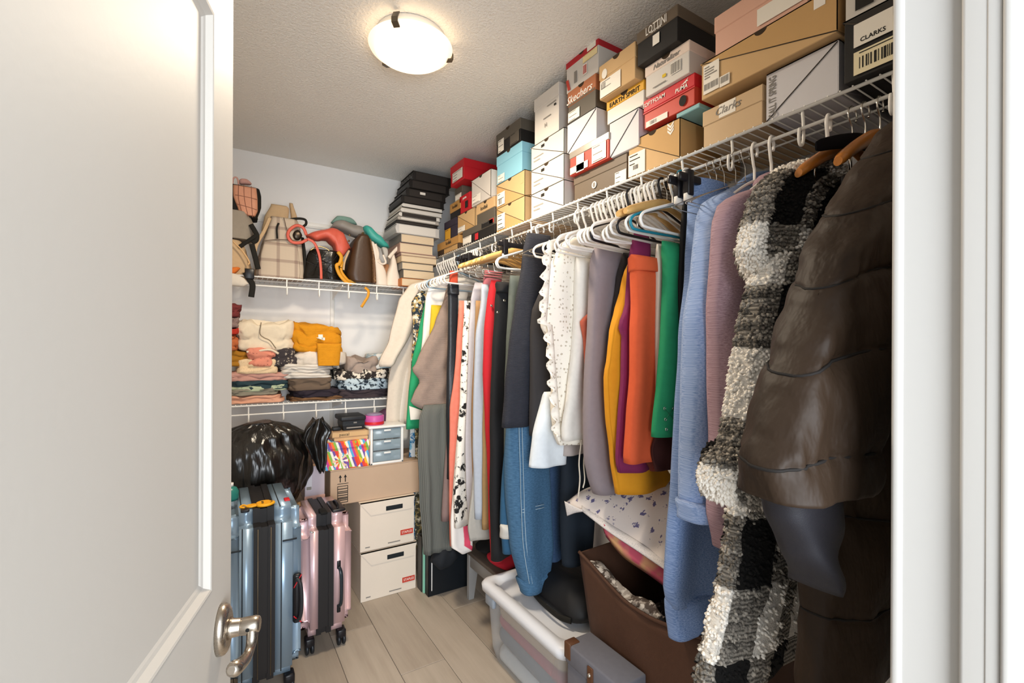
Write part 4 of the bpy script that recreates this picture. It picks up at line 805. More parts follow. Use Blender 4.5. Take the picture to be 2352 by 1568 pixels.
# ---- near end: sweat clothes
mb_ = mat('blue_heather', '4a6ca0', .9, 'heather', '98add4', sc=1.0, uv=True, bump=.25)
mb2 = mat('blue_heather_light', '6484b6', .9, 'heather', 'acbcdc', sc=1.0, uv=True, bump=.25)
t = gthing('blue_sweatpants', 'blue heather sweatpants hanging full length by the waist', 'trousers', .835, 1590, 1466)
gpart('leg', t, .835, [(1594, 408), (1590, 480), (1580, 620), (1562, 780), (1550, 950), (1542, 1100), (1533, 1250), (1528, 1360), (1536, 1392)], [(1660, 420), (1670, 600), (1690, 900), (1690, 1200), (1668, 1340), (1652, 1390)], mb_, th=.04, amp=.008, freq=5, rows=50)
gpart('cuff', t, .833, [(1534, 1376), (1541, 1466)], [(1655, 1374), (1646, 1464)], mb_, th=.036, amp=.003, rows=10)
gpart('waistband', t, .833, [(1593, 405), (1591, 452)], [(1662, 416), (1664, 456)], mb_, th=.03, amp=.002, rows=8)
t = gthing('blue_sweatshirt', 'blue heather sweatshirt with folded-back cuff', 'sweatshirt', .755, 1625, 1200)
gpart('body', t, .765, [(1705, 420), (1660, 440), (1640, 470), (1630, 600), (1620, 900), (1622, 1100)], [(1800, 420), (1800, 700), (1800, 1100)], mb2, th=.03, amp=.006)
gpart('sleeve', t, .735, [(1665, 438), (1630, 458), (1618, 500), (1604, 620), (1586, 740), (1580, 900), (1577, 1050), (1576, 1160)], [(1680, 450), (1672, 600), (1662, 760), (1672, 1000), (1684, 1165)], mb2, th=.045, amp=.008, freq=5, rows=44)
gpart('cuff', t, .733, [(1570, 1152), (1574, 1196)], [(1682, 1150), (1682, 1200)], mb2, th=.05, amp=.003, rows=8, pw=.6)
gpart('hood', t, .78, [(1760, 392), (1720, 400), (1700, 420), (1705, 440)], [(1790, 392), (1800, 440)], mb_, th=.03, rows=8)
mm = mat('mauve_heather', '876a74', .9, 'heather', 'b89aa2', sc=1.0, uv=True, bump=.25)
t = gthing('mauve_sweatshirt', 'mauve heather sweatshirt beside the checked fleece jacket', 'sweatshirt', .67, 1690, 1260)
gpart('body', t, .685, [(1780, 402), (1740, 425), (1715, 450), (1705, 600), (1690, 900), (1680, 1160)], [(1860, 402), (1850, 700), (1800, 1160)], mm, th=.03, amp=.006)
gpart('sleeve', t, .655, [(1735, 430), (1690, 446), (1668, 462), (1654, 510), (1644, 700), (1648, 800), (1652, 1000), (1642, 1180), (1656, 1262)], [(1750, 450), (1742, 600), (1728, 760), (1725, 1000), (1715, 1258)], mm, th=.04, amp=.008, freq=5, rows=44)
gpart('collar', t, .67, [(1790, 392), (1755, 398), (1735, 416), (1738, 430)], [(1810, 392), (1820, 430)], mm, th=.03, rows=8)
# ---- checked fleece jacket
ms = mat('checked_fleece', 'f2ece2', .95, 'plaid', '0e0c0b', sc=3.7, uv=True, bump=.9, px=.35, pz=.1)
ms2 = mat('checked_fleece_turned', 'f2ece2', .95, 'plaid', '0e0c0b', sc=4.0, uv=True, bump=.9, px=.24, pz=.9)
t = gthing('fleece_jacket', 'black and white buffalo check fleece jacket with deep collar', 'jacket', .55, 1740, 1568)
gpart('body', t, .575, [(1800, 430), (1760, 560), (1745, 700), (1725, 900), (1690, 1100), (1680, 1250), (1668, 1350), (1642, 1450), (1610, 1600)], [(1960, 430), (1980, 700), (1960, 1000), (1900, 1300), (1880, 1600)], ms, th=.045, amp=.012, freq=4, rows=80, cols=90, fuzz=.004, tufts=9000)
gpart('sleeve', t, .515, [(1800, 560), (1760, 600), (1742, 680), (1728, 760), (1712, 850), (1692, 950), (1668, 1040)], [(1930, 560), (1915, 650), (1880, 760), (1840, 880), (1800, 980), (1770, 1060)], ms2, th=.05, amp=.008, freq=5, rows=64, cols=80, fuzz=.004, tufts=5000)
gpart('cuff', t, .512, [(1668, 1025), (1642, 1060), (1634, 1105), (1652, 1145), (1690, 1158)], [(1780, 1025), (1768, 1060), (1762, 1110), (1752, 1140), (1738, 1160)], ms, th=.056, amp=.004, rows=30, cols=70, fuzz=.004, tufts=3000)
gpart('collar', t, .535, [(1858, 366), (1800, 384), (1760, 420), (1740, 460), (1724, 520), (1716, 570), (1728, 610), (1745, 640)], [(1905, 366), (1920, 420), (1935, 500), (1935, 560), (1925, 600), (1900, 625)], ms2, th=.045, amp=.006, rows=50, cols=80, fuzz=.004, tufts=5000)
# ---- puffer coat
mp = mat('puffer_nylon', '2a1e14', .58, 'crumple', bump=.2, sc=1.6, spec=.22, stretch=(2.2, 2.2, 1.0)); mpi = mat('puffer_lining', '1a191f', .6, 'cloth')
t = gthing('puffer_coat', 'dark brown quilted puffer coat hanging beside the door jamb', 'coat', .40, 1960, 1568)
gpart('body', t, .395, [(2060, 330), (2020, 480), (1985, 700), (1950, 900), (1910, 1150), (1872, 1300), (1860, 1600)], [(2190, 330), (2190, 1600)], mp, th=.065, amp=.008, freq=5, quilt=(.16, .02), arc=-.03, rows=150, cols=90, thp=[(0, .6), (.2, 1), (1, 1)])
gpart('sleeve', t, .325, [(2110, 235), (2050, 300), (1990, 400), (1932, 510), (1892, 600), (1862, 700), (1832, 800), (1802, 890), (1772, 1000), (1750, 1075), (1764, 1150)], [(2260, 235), (2200, 420), (2120, 560), (2070, 700), (2040, 820), (2000, 960), (1950, 1060), (1905, 1128)], mp, th=.06, amp=.006, freq=6, quilt=(.115, .03), arc=.035, rows=150, cols=90)
gpart('inner_cuff', t, .335, [(1770, 1110), (1785, 1180), (1815, 1260), (1856, 1345)], [(1890, 1110), (1890, 1200), (1880, 1290), (1864, 1350)], mpi, th=.035, rows=20)
# ================================================================= handbags and backpacks on the upper back shelf
ZS1 = SZ1 + .0058
def hloft(Y, top, bot, th, n=26, cols=20, seed=0, rough=.004, pw=.7):
    """soft body lofted along X between a top and a bottom outline seen at distance Y"""
    T = sorted((atY(x, y, Y).x, atY(x, y, Y).z) for x, y in top); B = sorted((atY(x, y, Y).x, atY(x, y, Y).z) for x, y in bot)
    x0, x1 = max(T[0][0], B[0][0]), min(T[-1][0], B[-1][0]); L = []
    for i in range(n + 1):
        t = i / n; x = lerp(x0, x1, t); zt, zb = interp(T, x)[0], interp(B, x)[0]; h = max(.004, (zt - zb) / 2); zc = (zt + zb) / 2; q = (1 - abs(2 * t - 1) ** 5) * .9 + .1; lp = []
        for j in range(cols):
            a = 2 * PI * j / cols; ca, sa = math.cos(a), math.sin(a); p = Vector((x, Y + math.copysign(abs(ca) ** pw, ca) * th * q, zc + math.copysign(abs(sa) ** pw, sa) * h * q))
            w = noise.noise(p * 18 + Vector((seed, 0, 0))); p += Vector((0, ca, sa)) * w * rough; lp.append(p)
        L.append(lp)
    return MB().loops(L)
def ribbon(Y, pts, w, m, name, parent, flat=.25, n=24, dy=None):
    P = [atY(x, y, Y + (dy[i] if dy else 0)) for i, (x, y) in enumerate(pts)]
    return MB().tube(spline(P, n), w, 8, flat=flat, up=(1, 0, 0)).build(name, m, parent)
def rest(o, z, bottom):
    """nudge so the lowest point sits at z"""
    return o
GB = 'bags on the upper back shelf'
m_webb = mat('black_webbing', '17150f', .8, 'cloth'); m_zip = mat('zip_metal', 'b09a6c', .3, metal=1); m_beigec = C('beige_canvas', 'c8aa84'); m_piping = C('brown_piping', '6a5a50')
# plaid backpack
bp = thing('plaid_backpack', 'beige windowpane plaid backpack with black top handle', 'backpack', atY(640, 636, 2.93), GB)
m_pl = mat('windowpane_plaid', 'c9b9a4', .85, 'check', '8e7a6e', bump=.2)
gpart('body', bp, 2.95, [(622, 497), (612, 530), (600, 565), (591, 600), (585, 628), (587, 637)], [(676, 497), (688, 530), (693, 580), (697, 625), (696, 638)], m_pl, th=.07, amp=0, pw=.45, edge=.004, cols=60)
gpart('front_pocket', bp, 2.895, [(606, 553), (597, 590), (592, 628), (594, 636)], [(680, 552), (686, 590), (690, 628), (688, 637)], m_pl, th=.025, amp=0, pw=.4, edge=.003, cols=48)
gpart('side_panel', bp, 2.955, [(690, 545), (692, 600), (694, 634)], [(697, 545), (701, 600), (702, 634)], m_webb, th=.05, amp=0, pw=.5)
gpart('strap_pad', bp, 3.0, [(622, 468), (606, 500), (600, 530)], [(650, 465), (664, 480), (660, 530)], m_beigec, th=.02, amp=0)
gpart('strap_pad', bp, 3.0, [(664, 466), (668, 500), (668, 530)], [(672, 468), (682, 500), (680, 530)], m_beigec, th=.018, amp=0)
ribbon(2.90, [(642, 522), (655, 508), (680, 502), (700, 504), (703, 514), (694, 522)], .007, m_webb, 'handle', bp, .6)
ribbon(2.862, [(640, 512), (636, 525), (637, 548)], .005, m_webb, 'zip_pull', bp, .4)
for pts in ([(603, 553), (640, 550), (682, 552)], [(652, 500), (660, 530), (672, 552), (690, 560)]): ribbon(2.868, pts, .0022, m_piping, 'piping', bp, 1)
ribbon(2.87, [(620, 500), (607, 530), (590, 560), (584, 585)], .009, m_beigec, 'shoulder_strap', bp, .3)
# heap at the left end
hp = thing('beige_sling_bag', 'beige canvas bag with black webbing strap hanging off the shelf edge', 'bag', atY(545, 636, 2.9), GB)
gpart('body', hp, 2.93, [(480, 545), (470, 590), (470, 634)], [(548, 545), (566, 580), (578, 620), (576, 634)], m_beigec, th=.07, amp=0, pw=.55, edge=.01)
ribbon(2.83, [(534, 553), (556, 575), (572, 600), (570, 608)], .004, C('leather_cord', 'd8b080'), 'cord', hp, 1)
ribbon(2.83, [(578, 560), (586, 590), (593, 618)], .013, m_webb, 'strap', hp, .25)
ribbon(2.825, [(563, 625), (572, 640), (580, 655), (577, 682)], .014, m_webb, 'strap', hp, .25)
MB().bbox(*[v for p in zip(atY(562, 640, 2.825) - Vector((0, .01, 0)), atY(584, 618, 2.825) + Vector((0, .012, 0))) for v in p], .004, 2).build('buckle', m_bplast, hp)
og = hloft(2.845, [(510, 618), (535, 614), (552, 611)], [(510, 630), (535, 630), (552, 622)], .02).build('orange_pouch', C('orange_nylon', 'd8742c')); tag(og, 'small orange pouch poking out under the beige bag', 'pouch', GB)
wp = hloft(2.825, [(500, 626), (540, 628), (560, 636), (571, 648)], [(500, 652), (540, 657), (560, 660), (571, 655)], .018).build('white_cloth', C('white_felt', 'd8cfc2')); tag(wp, 'white folded cloth drooping over the shelf edge below the orange pouch', 'cloth', GB)
gb = thing('grey_duffel', 'grey fabric bag squashed under the pink quilted backpack', 'bag', atY(550, 548, 2.92), GB)
gpart('body', gb, 2.94, [(500, 480), (480, 510), (480, 546)], [(548, 480), (574, 496), (586, 525), (578, 546)], C('grey_felt', '9c9284'), th=.075, amp=0, pw=.6, edge=.012)
ribbon(2.86, [(548, 568), (566, 556), (582, 545), (588, 540)], .010, m_webb, 'strap', gb, .35); ribbon(2.863, [(576, 515), (584, 528), (590, 540), (588, 552), (578, 556)], .012, m_webb, 'strap', gb, .4)
pk = thing('pink_quilted_backpack', 'blush pink quilted backpack with black trim topmost of the bag heap', 'backpack', atY(565, 500, 2.93), GB)
mpq = mat('blush_leather', 'd6987a', .5, 'leather', 'c48868')
gpart('body', pk, 2.95, [(500, 420), (492, 450), (510, 490), (535, 500)], [(575, 418), (594, 428), (600, 455), (600, 480), (592, 502)], m_webb, th=.06, amp=0, pw=.5)
gpart('quilted_front', pk, 2.90, [(535, 424), (535, 450), (546, 484), (566, 496)], [(576, 425), (589, 432), (592, 460), (592, 485), (584, 502)], mpq, th=.028, amp=0, pw=.5)
for pts in ([(540, 447), (566, 452), (591, 458)], [(543, 468), (566, 474), (591, 482)], [(560, 424), (562, 460), (570, 497)], [(577, 427), (578, 460), (580, 499)], [(548, 425), (548, 455), (556, 490)]): ribbon(2.871, pts, .0014, mat('quilt_line', '8c5a46', .7), 'quilt_seam', pk, 1)
ribbon(2.93, [(534, 424), (536, 410), (542, 407), (546, 412), (548, 424)], .004, C('pink_strap', 'd8a498'), 'handle', pk, .6); hloft(2.97, [(548, 410), (565, 412), (578, 420)], [(548, 424), (565, 424), (578, 425)], .02).build('flap', C('pink_strap', 'd8a498'), pk)
# black quilted handbag
bq = thing('black_quilted_handbag', 'glossy black quilted handbag between plaid backpack and brown bag', 'handbag', atY(742, 640, 2.93), GB)
mblk = mat('black_patent', '15120f', .22, 'leather', '0c0a08', bump=.5, sc=.5)
gpart('body', bq, 2.94, [(712, 572), (704, 590), (700, 620), (697, 636), (700, 641)], [(775, 572), (782, 596), (788, 625), (792, 638), (790, 643)], mblk, th=.075, amp=.006, freq=12, pw=.6, edge=.016, rows=40, cols=64)
for pts in ([(703, 600), (730, 612), (770, 632)], [(715, 580), (745, 600), (785, 615)], [(735, 640), (755, 612), (775, 585)], [(708, 630), (730, 604), (748, 580)]): ribbon(2.862, pts, .002, mat('black_seam', '050505', .5), 'quilt_seam', bq, 1)
ribbon(2.87, [(712, 575), (730, 566), (752, 572), (765, 588)], .0035, m_zip, 'zip', bq, .6)
# coral bag lying on the black one
cb = thing('coral_shoulder_bag', 'coral leather shoulder bag slumped over the black handbag with its strap hanging', 'handbag', atY(760, 570, 2.93), GB)
mcl = mat('coral_leather', 'd2604c', .45, 'leather', 'c25240')
hloft(2.915, [(703, 536), (722, 532), (750, 528), (772, 524), (785, 533), (800, 556), (805, 568)], [(703, 548), (722, 553), (750, 552), (765, 566), (772, 592), (785, 596), (805, 575)], .06, rough=.012, n=36).build('body', mcl, cb)
ribbon(2.86, [(704, 540), (696, 523), (680, 518), (664, 530), (662, 545), (672, 556), (690, 557), (706, 550)], .0085, mcl, 'strap_loop', cb, .45, 40)
ribbon(2.855, [(706, 548), (722, 558), (733, 585), (737, 615), (738, 641)], .0075, mcl, 'strap', cb, .35)
hloft(2.88, [(672, 532), (684, 528), (694, 535)], [(672, 548), (684, 552), (694, 548)], .012).build('clasp', mat('dark_metal', '3c342c', .3, metal=.8), cb)
for px, py in ((803, 540), (801, 553)): MB().lathe([(.001, -.006), (.006, -.004), (.006, .004), (.001, .006)], atY(px, py, 2.86), 10, 'Y').build('stud', m_zip, cb)
# mustard strap, brown bag, white tote
ys_ = thing('mustard_strap_bag', 'mustard strap bag with a ribbon dangling below the shelf', 'bag', atY(790, 640, 2.87), GB)
mms = mat('mustard_leather', 'dc981c', .5, 'leather')
ribbon(2.86, [(776, 578), (784, 590), (780, 605), (773, 610), (780, 630), (796, 648), (808, 652)], .011, mms, 'strap', ys_, .4); ribbon(2.865, [(786, 600), (784, 622), (798, 642), (806, 646)], .008, mms, 'strap', ys_, .4)
ribbon(2.83, [(838, 660), (846, 668), (845, 680), (838, 692), (830, 705)], .008, mms, 'ribbon_end', ys_, .3)
hloft(2.88, [(790, 646), (805, 643), (818, 648)], [(790, 653), (805, 653), (818, 652)], .02).build('pouch', C('mustard_suede', 'b48a3c'), ys_)
bb_ = thing('brown_handbag', 'dark brown leather handbag standing between black and white bags', 'handbag', atY(822, 650, 2.92), GB)
mbl = mat('brown_leather', '4a3220', .4, 'leather', '33210f', sc=.4)
gpart('body', bb_, 2.93, [(822, 538), (806, 560), (797, 600), (792, 632), (796, 646), (802, 650)], [(836, 536), (846, 556), (851, 600), (854, 640), (851, 652)], mbl, th=.09, amp=0, pw=.5, edge=.004)
gpart('monogram_panel', bb_, 2.90, [(842, 548), (848, 590), (850, 652)], [(846, 548), (856, 600), (859, 654)], mat('monogram_canvas', '6a4a30', .6, 'print', 'a88858', sc=70, size=.25), th=.07, amp=0, pw=.5)
ribbon(2.87, [(802, 575), (792, 600), (789, 620)], .006, m_beigec, 'strap', bb_, .4)
MB().lathe([(.001, -.008), (.008, -.004), (.008, .004), (.001, .008)], atY(834, 536, 2.87), 12, 'Y').build('clasp', m_zip, bb_)
wt = thing('white_leather_tote', 'off-white leather tote with slit front and knotted straps', 'handbag', atY(886, 655, 2.91), GB)
mwl = mat('ivory_leather', 'e6d8c8', .45, 'leather', 'dccdbc')
gpart('left_side', wt, 2.91, [(846, 553), (850, 590), (856, 630), (859, 656)], [(854, 554), (868, 592), (884, 628), (888, 657)], mwl, th=.05, amp=0, pw=.6)
gpart('right_side', wt, 2.912, [(895, 580), (893, 606), (886, 630), (882, 657)], [(901, 580), (909, 615), (916, 645), (916, 659)], mwl, th=.05, amp=0, pw=.6)
hloft(2.93, [(866, 600), (886, 606), (896, 600)], [(866, 656), (886, 657), (896, 656)], .03).build('inner_panel', mat('tan_lining', '9c6c48', .6), wt)
ribbon(2.86, [(893, 592), (905, 578), (917, 566)], .011, mwl, 'strap', wt, .5); ribbon(2.862, [(862, 560), (868, 580), (868, 596)], .008, mwl, 'strap', wt, .5); ribbon(2.86, [(868, 600), (878, 606), (886, 602), (880, 585)], .006, mwl, 'knot', wt, .6)
hloft(2.87, [(876, 566), (884, 568), (891, 572)], [(876, 574), (884, 594), (891, 590)], .02).build('knot', C('grey_silk', 'b8b4ac'), wt)
gp = hloft(2.97, [(758, 520), (768, 505), (790, 508), (825, 520), (850, 532), (856, 540)], [(758, 526), (785, 532), (815, 545), (838, 552), (856, 548)], .055, rough=.006).build('grey_clutch', mat('grey_leather', '8e8880', .45, 'leather')); tag(gp, 'grey leather clutch lying on top of the coral and brown bags', 'handbag', GB)
gs = hloft(3.0, [(760, 506), (775, 494), (800, 502), (820, 512)], [(760, 516), (775, 512), (800, 514), (820, 520)], .04, rough=.01).build('sage_scarf', C('sage_silk', '7c9c90')); tag(gs, 'sage green scarf bundled on the grey clutch', 'scarf', GB)
tb = hloft(2.915, [(834, 512), (850, 522), (868, 540), (882, 556), (894, 566)], [(834, 536), (848, 552), (862, 560), (880, 570), (894, 572)], .05, rough=.008).build('teal_pouch', mat('teal_leather', '45a89c', .4, 'leather', '349488')); tag(tb, 'teal leather pouch draped over the off-white tote', 'pouch', GB)
mg = garment_mesh(3.0, [(908, 562), (902, 600), (902, 655)], [(918, 564), (922, 610), (922, 655)], th=.07, amp=0, pw=.5, rows=14, cols=30).build('monogram_bag', mat('monogram_canvas', '6a4a30')); tag(mg, 'brown monogram bag wedged between white tote and book stack', 'handbag', GB)
# ---------------------------------------------------------------- stack of books, albums and binders
GK = 'stack of books and binders by the shoe boxes'
m_pages = mat('book_pages', 'd6c2a4', .9, 'ridged', 'b8a284', sc=90, dir='Z', bump=.2); m_pagesw = mat('album_pages', 'd8d4cc', .8, 'ridged', 'b0aca4', sc=90, dir='Z', bump=.2)
KY = 2.80
spec = [('orange-spined paperback, lowest of the book stack', 922, 637, .22, .2, 'c8742c', 'book'), ('dark grey hardback, second from the bottom of the book stack', 926, 617, .21, .22, '5a5650', 'book'), ('grey hardback above the dark grey one in the book stack', 924, 600, .21, .22, '8c8780', 'book'),
        ('thick cream paperback in the middle of the book stack', 922, 585, .235, .23, 'd0b896', 'book'), ('thin pinkish hardback on the thick cream paperback', 921, 578, .235, .23, '9c7c74', 'book'), ('cream hardback with rose cover under the grey one', 919, 555, .22, .24, 'b08c7c', 'book'), ('grey photo album with rounded spine under the white binder', 921, 535, .22, .24, '7c7873', 'book'),
        ('white binder with soft plastic cover, lowest of the binders', 910, 511, .29, .25, 'c8c6c2', 'binder'), ('slim black binder directly on the white binder', 912, 503, .275, .25, '201d1a', 'binder'), ('slim grey album between two black binders', 914, 495, .275, .25, 'b0aba2', 'binder'), ('black binder under the white-edged album', 917, 484, .275, .25, '211e1b', 'binder'), ('white-edged album in the middle of the binders', 922, 474, .275, .26, 'cfc6b6', 'binder'),
        ('black album with cream page edges', 924, 464, .27, .26, '25211d', 'binder'), ('thick black binder, fourth from the top', 922, 446, .29, .25, '1d1b19', 'binder'), ('black binder with white tag, third from the top', 934, 429, .27, .24, '231f1c', 'binder'), ('black leather album, second from the top', 940, 410, .275, .24, '1b1816', 'binder'), ('black floral-spined album, topmost under the ceiling', 949, 390, .265, .24, '272320', 'binder')]
z = ZS1
for i, (lab, px, py, w, dp_, col, kind) in enumerate(spec):
    p = atY(px, py, KY); zt = max(p.z, z + .012); x0 = p.x; y0 = KY + (.004 * (i % 3)); h = zt - z - .001
    r = thing('book' if kind == 'book' else 'ring_binder', lab, kind, (x0 + w / 2, y0 + dp_ / 2, z), GK); mcv = mat('cover_' + col, col, .5, 'leather', bump=.15); c = min(.003, h * .2)
    e = .004
    MB().bbox(x0, x0 + w, y0, y0 + dp_, z, z + c, .001, 1, False).build('cover', mcv, r); MB().bbox(x0, x0 + w, y0, y0 + dp_, z + h - c, z + h, .001, 1, False).build('cover', mcv, r)
    if kind == 'book':
        MB().bbox(x0, x0 + .004, y0, y0 + dp_, z + c, z + h - c, .001, 1, False).build('spine', mcv, r); MB().box(x0 + .004, x0 + w - e, y0 + e, y0 + dp_ - e, z + c, z + h - c).build('pages', m_pages, r)
    else:
        L = [[Vector((x0 + .006 - .008 * math.sin(PI * q), y, z + c + (h - 2 * c) * q)) for q in [k / 6 for k in range(7)]] + [Vector((x0 + w - .006, y, z + c + (h - 2 * c) * q)) for q in (1, 0)] for y in (y0 + .002, y0 + dp_ - .002)]
        MB().loops(L, smooth=False).build('spine', mcv if 'white-edged' not in lab and 'cream page' not in lab else m_pagesw, r)
        MB().bbox(x0 + .02, x0 + w - .03, y0 - .0005, y0 + .004, z + c + .001, z + h - c - .001, .0005, 1, False).build('pages', m_pagesw if col in ('c8c6c2', 'cfc6b6', 'b0aba2') or 'cream page' in lab else mat('dark_pages', '2e2925', .6), r)
    if 'white tag' in lab: MB().box(x0 + .09, x0 + .125, y0 - .002, y0 - .0006, z + h * .45, z + h * .75).build('tag', m_lab, r)
    if 'floral' in lab:
        for k in range(9): MB().lathe([(.001, -.0008), (.004, -.0008), (.004, .0004)], Vector((x0 - .004, y0 + .02 + k * .024, z + h * (.35 + .3 * (k % 2)))), 8, 'X').build('flower_print', m_greyink, r)
    z = zt
# ================================================================= folded clothes on the lower back shelf
ZS2 = SZ2 + .0058
GF = 'folded clothes on the lower back shelf'
def folded(name, label, cat, xl, xr, yt, yb, m, layers=3, Y=2.86, dep=.24, seed=None, tilt=0, group=GF, z0=None, wob=.012, parts=None):
    GN[0] += 1; seed = GN[0]; a = atY(xl, (yt + yb) / 2, Y).x; b = atY(xr, (yt + yb) / 2, Y).x; zt = atY((xl + xr) / 2, yt, Y).z; zb = atY((xl + xr) / 2, yb, Y).z
    if z0 is not None: zb = z0
    rows = layers * 8; cols = 84; L = []
    for i in range(rows + 1):
        t = i / rows; lp = []
        for j in range(cols):
            th = 2 * PI * j / cols; ca, sa = math.cos(th), math.sin(th); pw = .42; cx_, sy_ = math.copysign(abs(ca) ** pw, ca), math.copysign(abs(sa) ** pw, sa)
            q = Vector((cx_ * 1.6 + seed * 2.3, sy_ * 1.2, 0)); tw = min(1, max(0, t + .16 * noise.noise(q) * math.sin(PI * t))); fr = (tw * layers) % 1.0 if i < rows else 1.0; lay = int(min(tw, .999) * layers)
            bulge = math.sqrt(max(0, 1 - (2 * fr - 1) ** 2)) ** .6
            ins = .016 * (1 - bulge) + .014 * noise.noise(Vector((seed, lay * 3.7, 0))) + .016 * noise.noise(q * 1.4 + Vector((0, 0, lay * 5.1 + seed))) + (.014 if i in (0, rows) else 0)
            x = (a + b) / 2 + ((b - a) / 2 - ins) * cx_; y = Y + .008 + dep / 2 + (dep / 2 - ins) * sy_
            n = noise.noise(Vector((x * 13 + seed, y * 9, t * 2))); n2 = noise.noise(Vector((x * 38, y * 38, seed + t * 5)))
            z = lerp(zb, zt, t) + (n * wob * 1.6 + n2 * wob * .5) * min(1, t * 2.5) + tilt * (x - (a + b) / 2)
            x += n2 * .006; y += n2 * .007
            lp.append((x, y, z))
        L.append(lp)
    mb = MB().loops(L, smooth=True)
    if parts is None: o = mb.build(name, m); tag(o, label, cat, group); return o
    r = thing(name, label, cat, mb.base(), group); mb.build('folded_body', m, r); return r
fo = folded
K = lambda n, c, c2=None, **k: mat(n, c, .9, k.pop('kind', 'cloth'), c2, **k)
# left pile
fo('folded_sweater', 'peach sweater at the bottom of the pile by the door edge', 'sweater', 520, 656, 907, 928, K('peach', 'dca488'), 2, z0=ZS2)
fo('folded_sweater', 'olive grey folded sweater above the peach one', 'sweater', 515, 642, 892, 909, K('olive_grey', '8c8676'), 2)
fo('folded_shirt', 'pale mint folded shirt above the olive grey sweater', 'shirt', 525, 662, 884, 900, K('mint_pale', 'bcc8a6'), 1)
fo('folded_sweater', 'dark teal folded sweater above the mint shirt', 'sweater', 530, 668, 872, 896, K('dark_teal', '2b4148'), 2, Y=2.865)
fo('folded_shirt', 'dusty pink folded shirt above the dark teal sweater', 'shirt', 522, 668, 854, 876, K('dusty_pink', 'c8978a'), 2)
fo('folded_blouse', 'cream dotted blouse in the middle of the left pile', 'blouse', 546, 640, 824, 860, mat('cream_dots', 'e2c8a2', .9, 'dots', 'b08c64', sc=110, size=.2), 2, Y=2.852)
fo('folded_cardigan', 'mustard brown ribbed cardigan behind the coral dotted blouse', 'cardigan', 510, 576, 803, 842, K('mustard_brown', 'a8741f'), 3, Y=2.87)
fo('folded_blouse', 'coral dotted blouse folded to a point under the cream sweatshirt', 'blouse', 570, 632, 800, 843, mat('coral_dots', 'dc8c74', .9, 'dots', '6c2c2c', sc=60, size=.2), 2, Y=2.845, dep=.12)
fo('folded_scarf', 'black lace scarf bunched beneath the cream sweatshirt', 'scarf', 612, 680, 798, 842, mat('black_lace', '3a3436', .9, 'print', 'b0a494', sc=55, size=.3), 2, Y=2.855, dep=.14)
sw = folded('folded_sweatshirt', 'cream drawstring sweatshirt on top of the left pile', 'sweatshirt', 546, 678, 738, 808, K('cream_fleece', 'e8d9bf'), 2, Y=2.86, wob=.024, tilt=-.03, parts=True)
ribbon(2.852, [(600, 740), (597, 765), (606, 775), (620, 782), (634, 800)], .0025, C('drawstring_grey', '8a7c68'), 'drawstring', sw, 1); ribbon(2.85, [(566, 808), (590, 806), (620, 803), (640, 812)], .006, K('cream_fleece', 'e8d9bf'), 'hem', sw, .8)
fo('folded_sweater', 'rust orange sweater against the cream sweatshirt by the door edge', 'sweater', 505, 548, 768, 806, K('rust_knit', 'c06a3c'), 3, Y=2.84)
fo('folded_shirt', 'bright red shirt on the rust orange sweater', 'shirt', 505, 551, 752, 768, K('scarlet', 'c03424'), 1, Y=2.835)
fo('folded_scarf', 'grey mauve scarf over the bright red shirt', 'scarf', 505, 549, 728, 752, K('grey_mauve', '8e7872'), 2, Y=2.84)
fo('knit_hat', 'dark red knit hat topmost by the door edge', 'hat', 505, 554, 697, 728, K('dark_red_knit', '7c3434', kind='knit'), 2, Y=2.84)
# middle pile
fo('folded_trousers', 'brown tan trousers at the bottom of the middle pile', 'trousers', 668, 792, 912, 929, K('tan_brown', '7c5a3c'), 2, z0=ZS2)
fo('folded_trousers', 'dark aubergine trousers above the brown tan pair', 'trousers', 676, 784, 893, 913, K('aubergine', '2f2730'), 2)
fo('folded_sweater', 'brown crinkled sweater in the middle pile', 'sweater', 664, 764, 866, 898, K('crinkle_brown', '6c5b4c'), 2, Y=2.85)
fo('folded_sweater', 'grey and cream cable knit sweater under the white shirt', 'sweater', 644, 768, 836, 870, mat('cable_grey', 'b8b0a6', .9, 'stripes', 'd8d2c8', sc=60, axis=2, wob=2.0), 3, Y=2.848)
fo('folded_shirt', 'white shirt folded beneath the mustard sweater', 'shirt', 674, 802, 806, 840, K('ecru', 'e4d8c8'), 1)
ms_ = folded('folded_sweater_mustard', 'mustard sweater with white neck label and drooping sleeve', 'sweater', 668, 792, 744, 812, K('mustard_knit', 'dc951a', 'c47f0c', kind='knit'), 3, Y=2.86, wob=.02, tilt=-.10, parts=True); ms_.name = 'folded_sweater'
gpart('sleeve', ms_, 2.845, [(727, 788), (729, 820), (731, 840)], [(786, 780), (782, 815), (779, 842)], K('mustard_knit', 'dc951a'), th=.02, amp=.004)
p = [atY(x, y, 2.85) for x, y in ((726, 775), (746, 775), (746, 781), (742, 781), (741, 768), (731, 768), (731, 777))]; MB().prism(p[:1] + p[1:], (0, -.003, 0)).build('neck_label', m_lab, ms_)
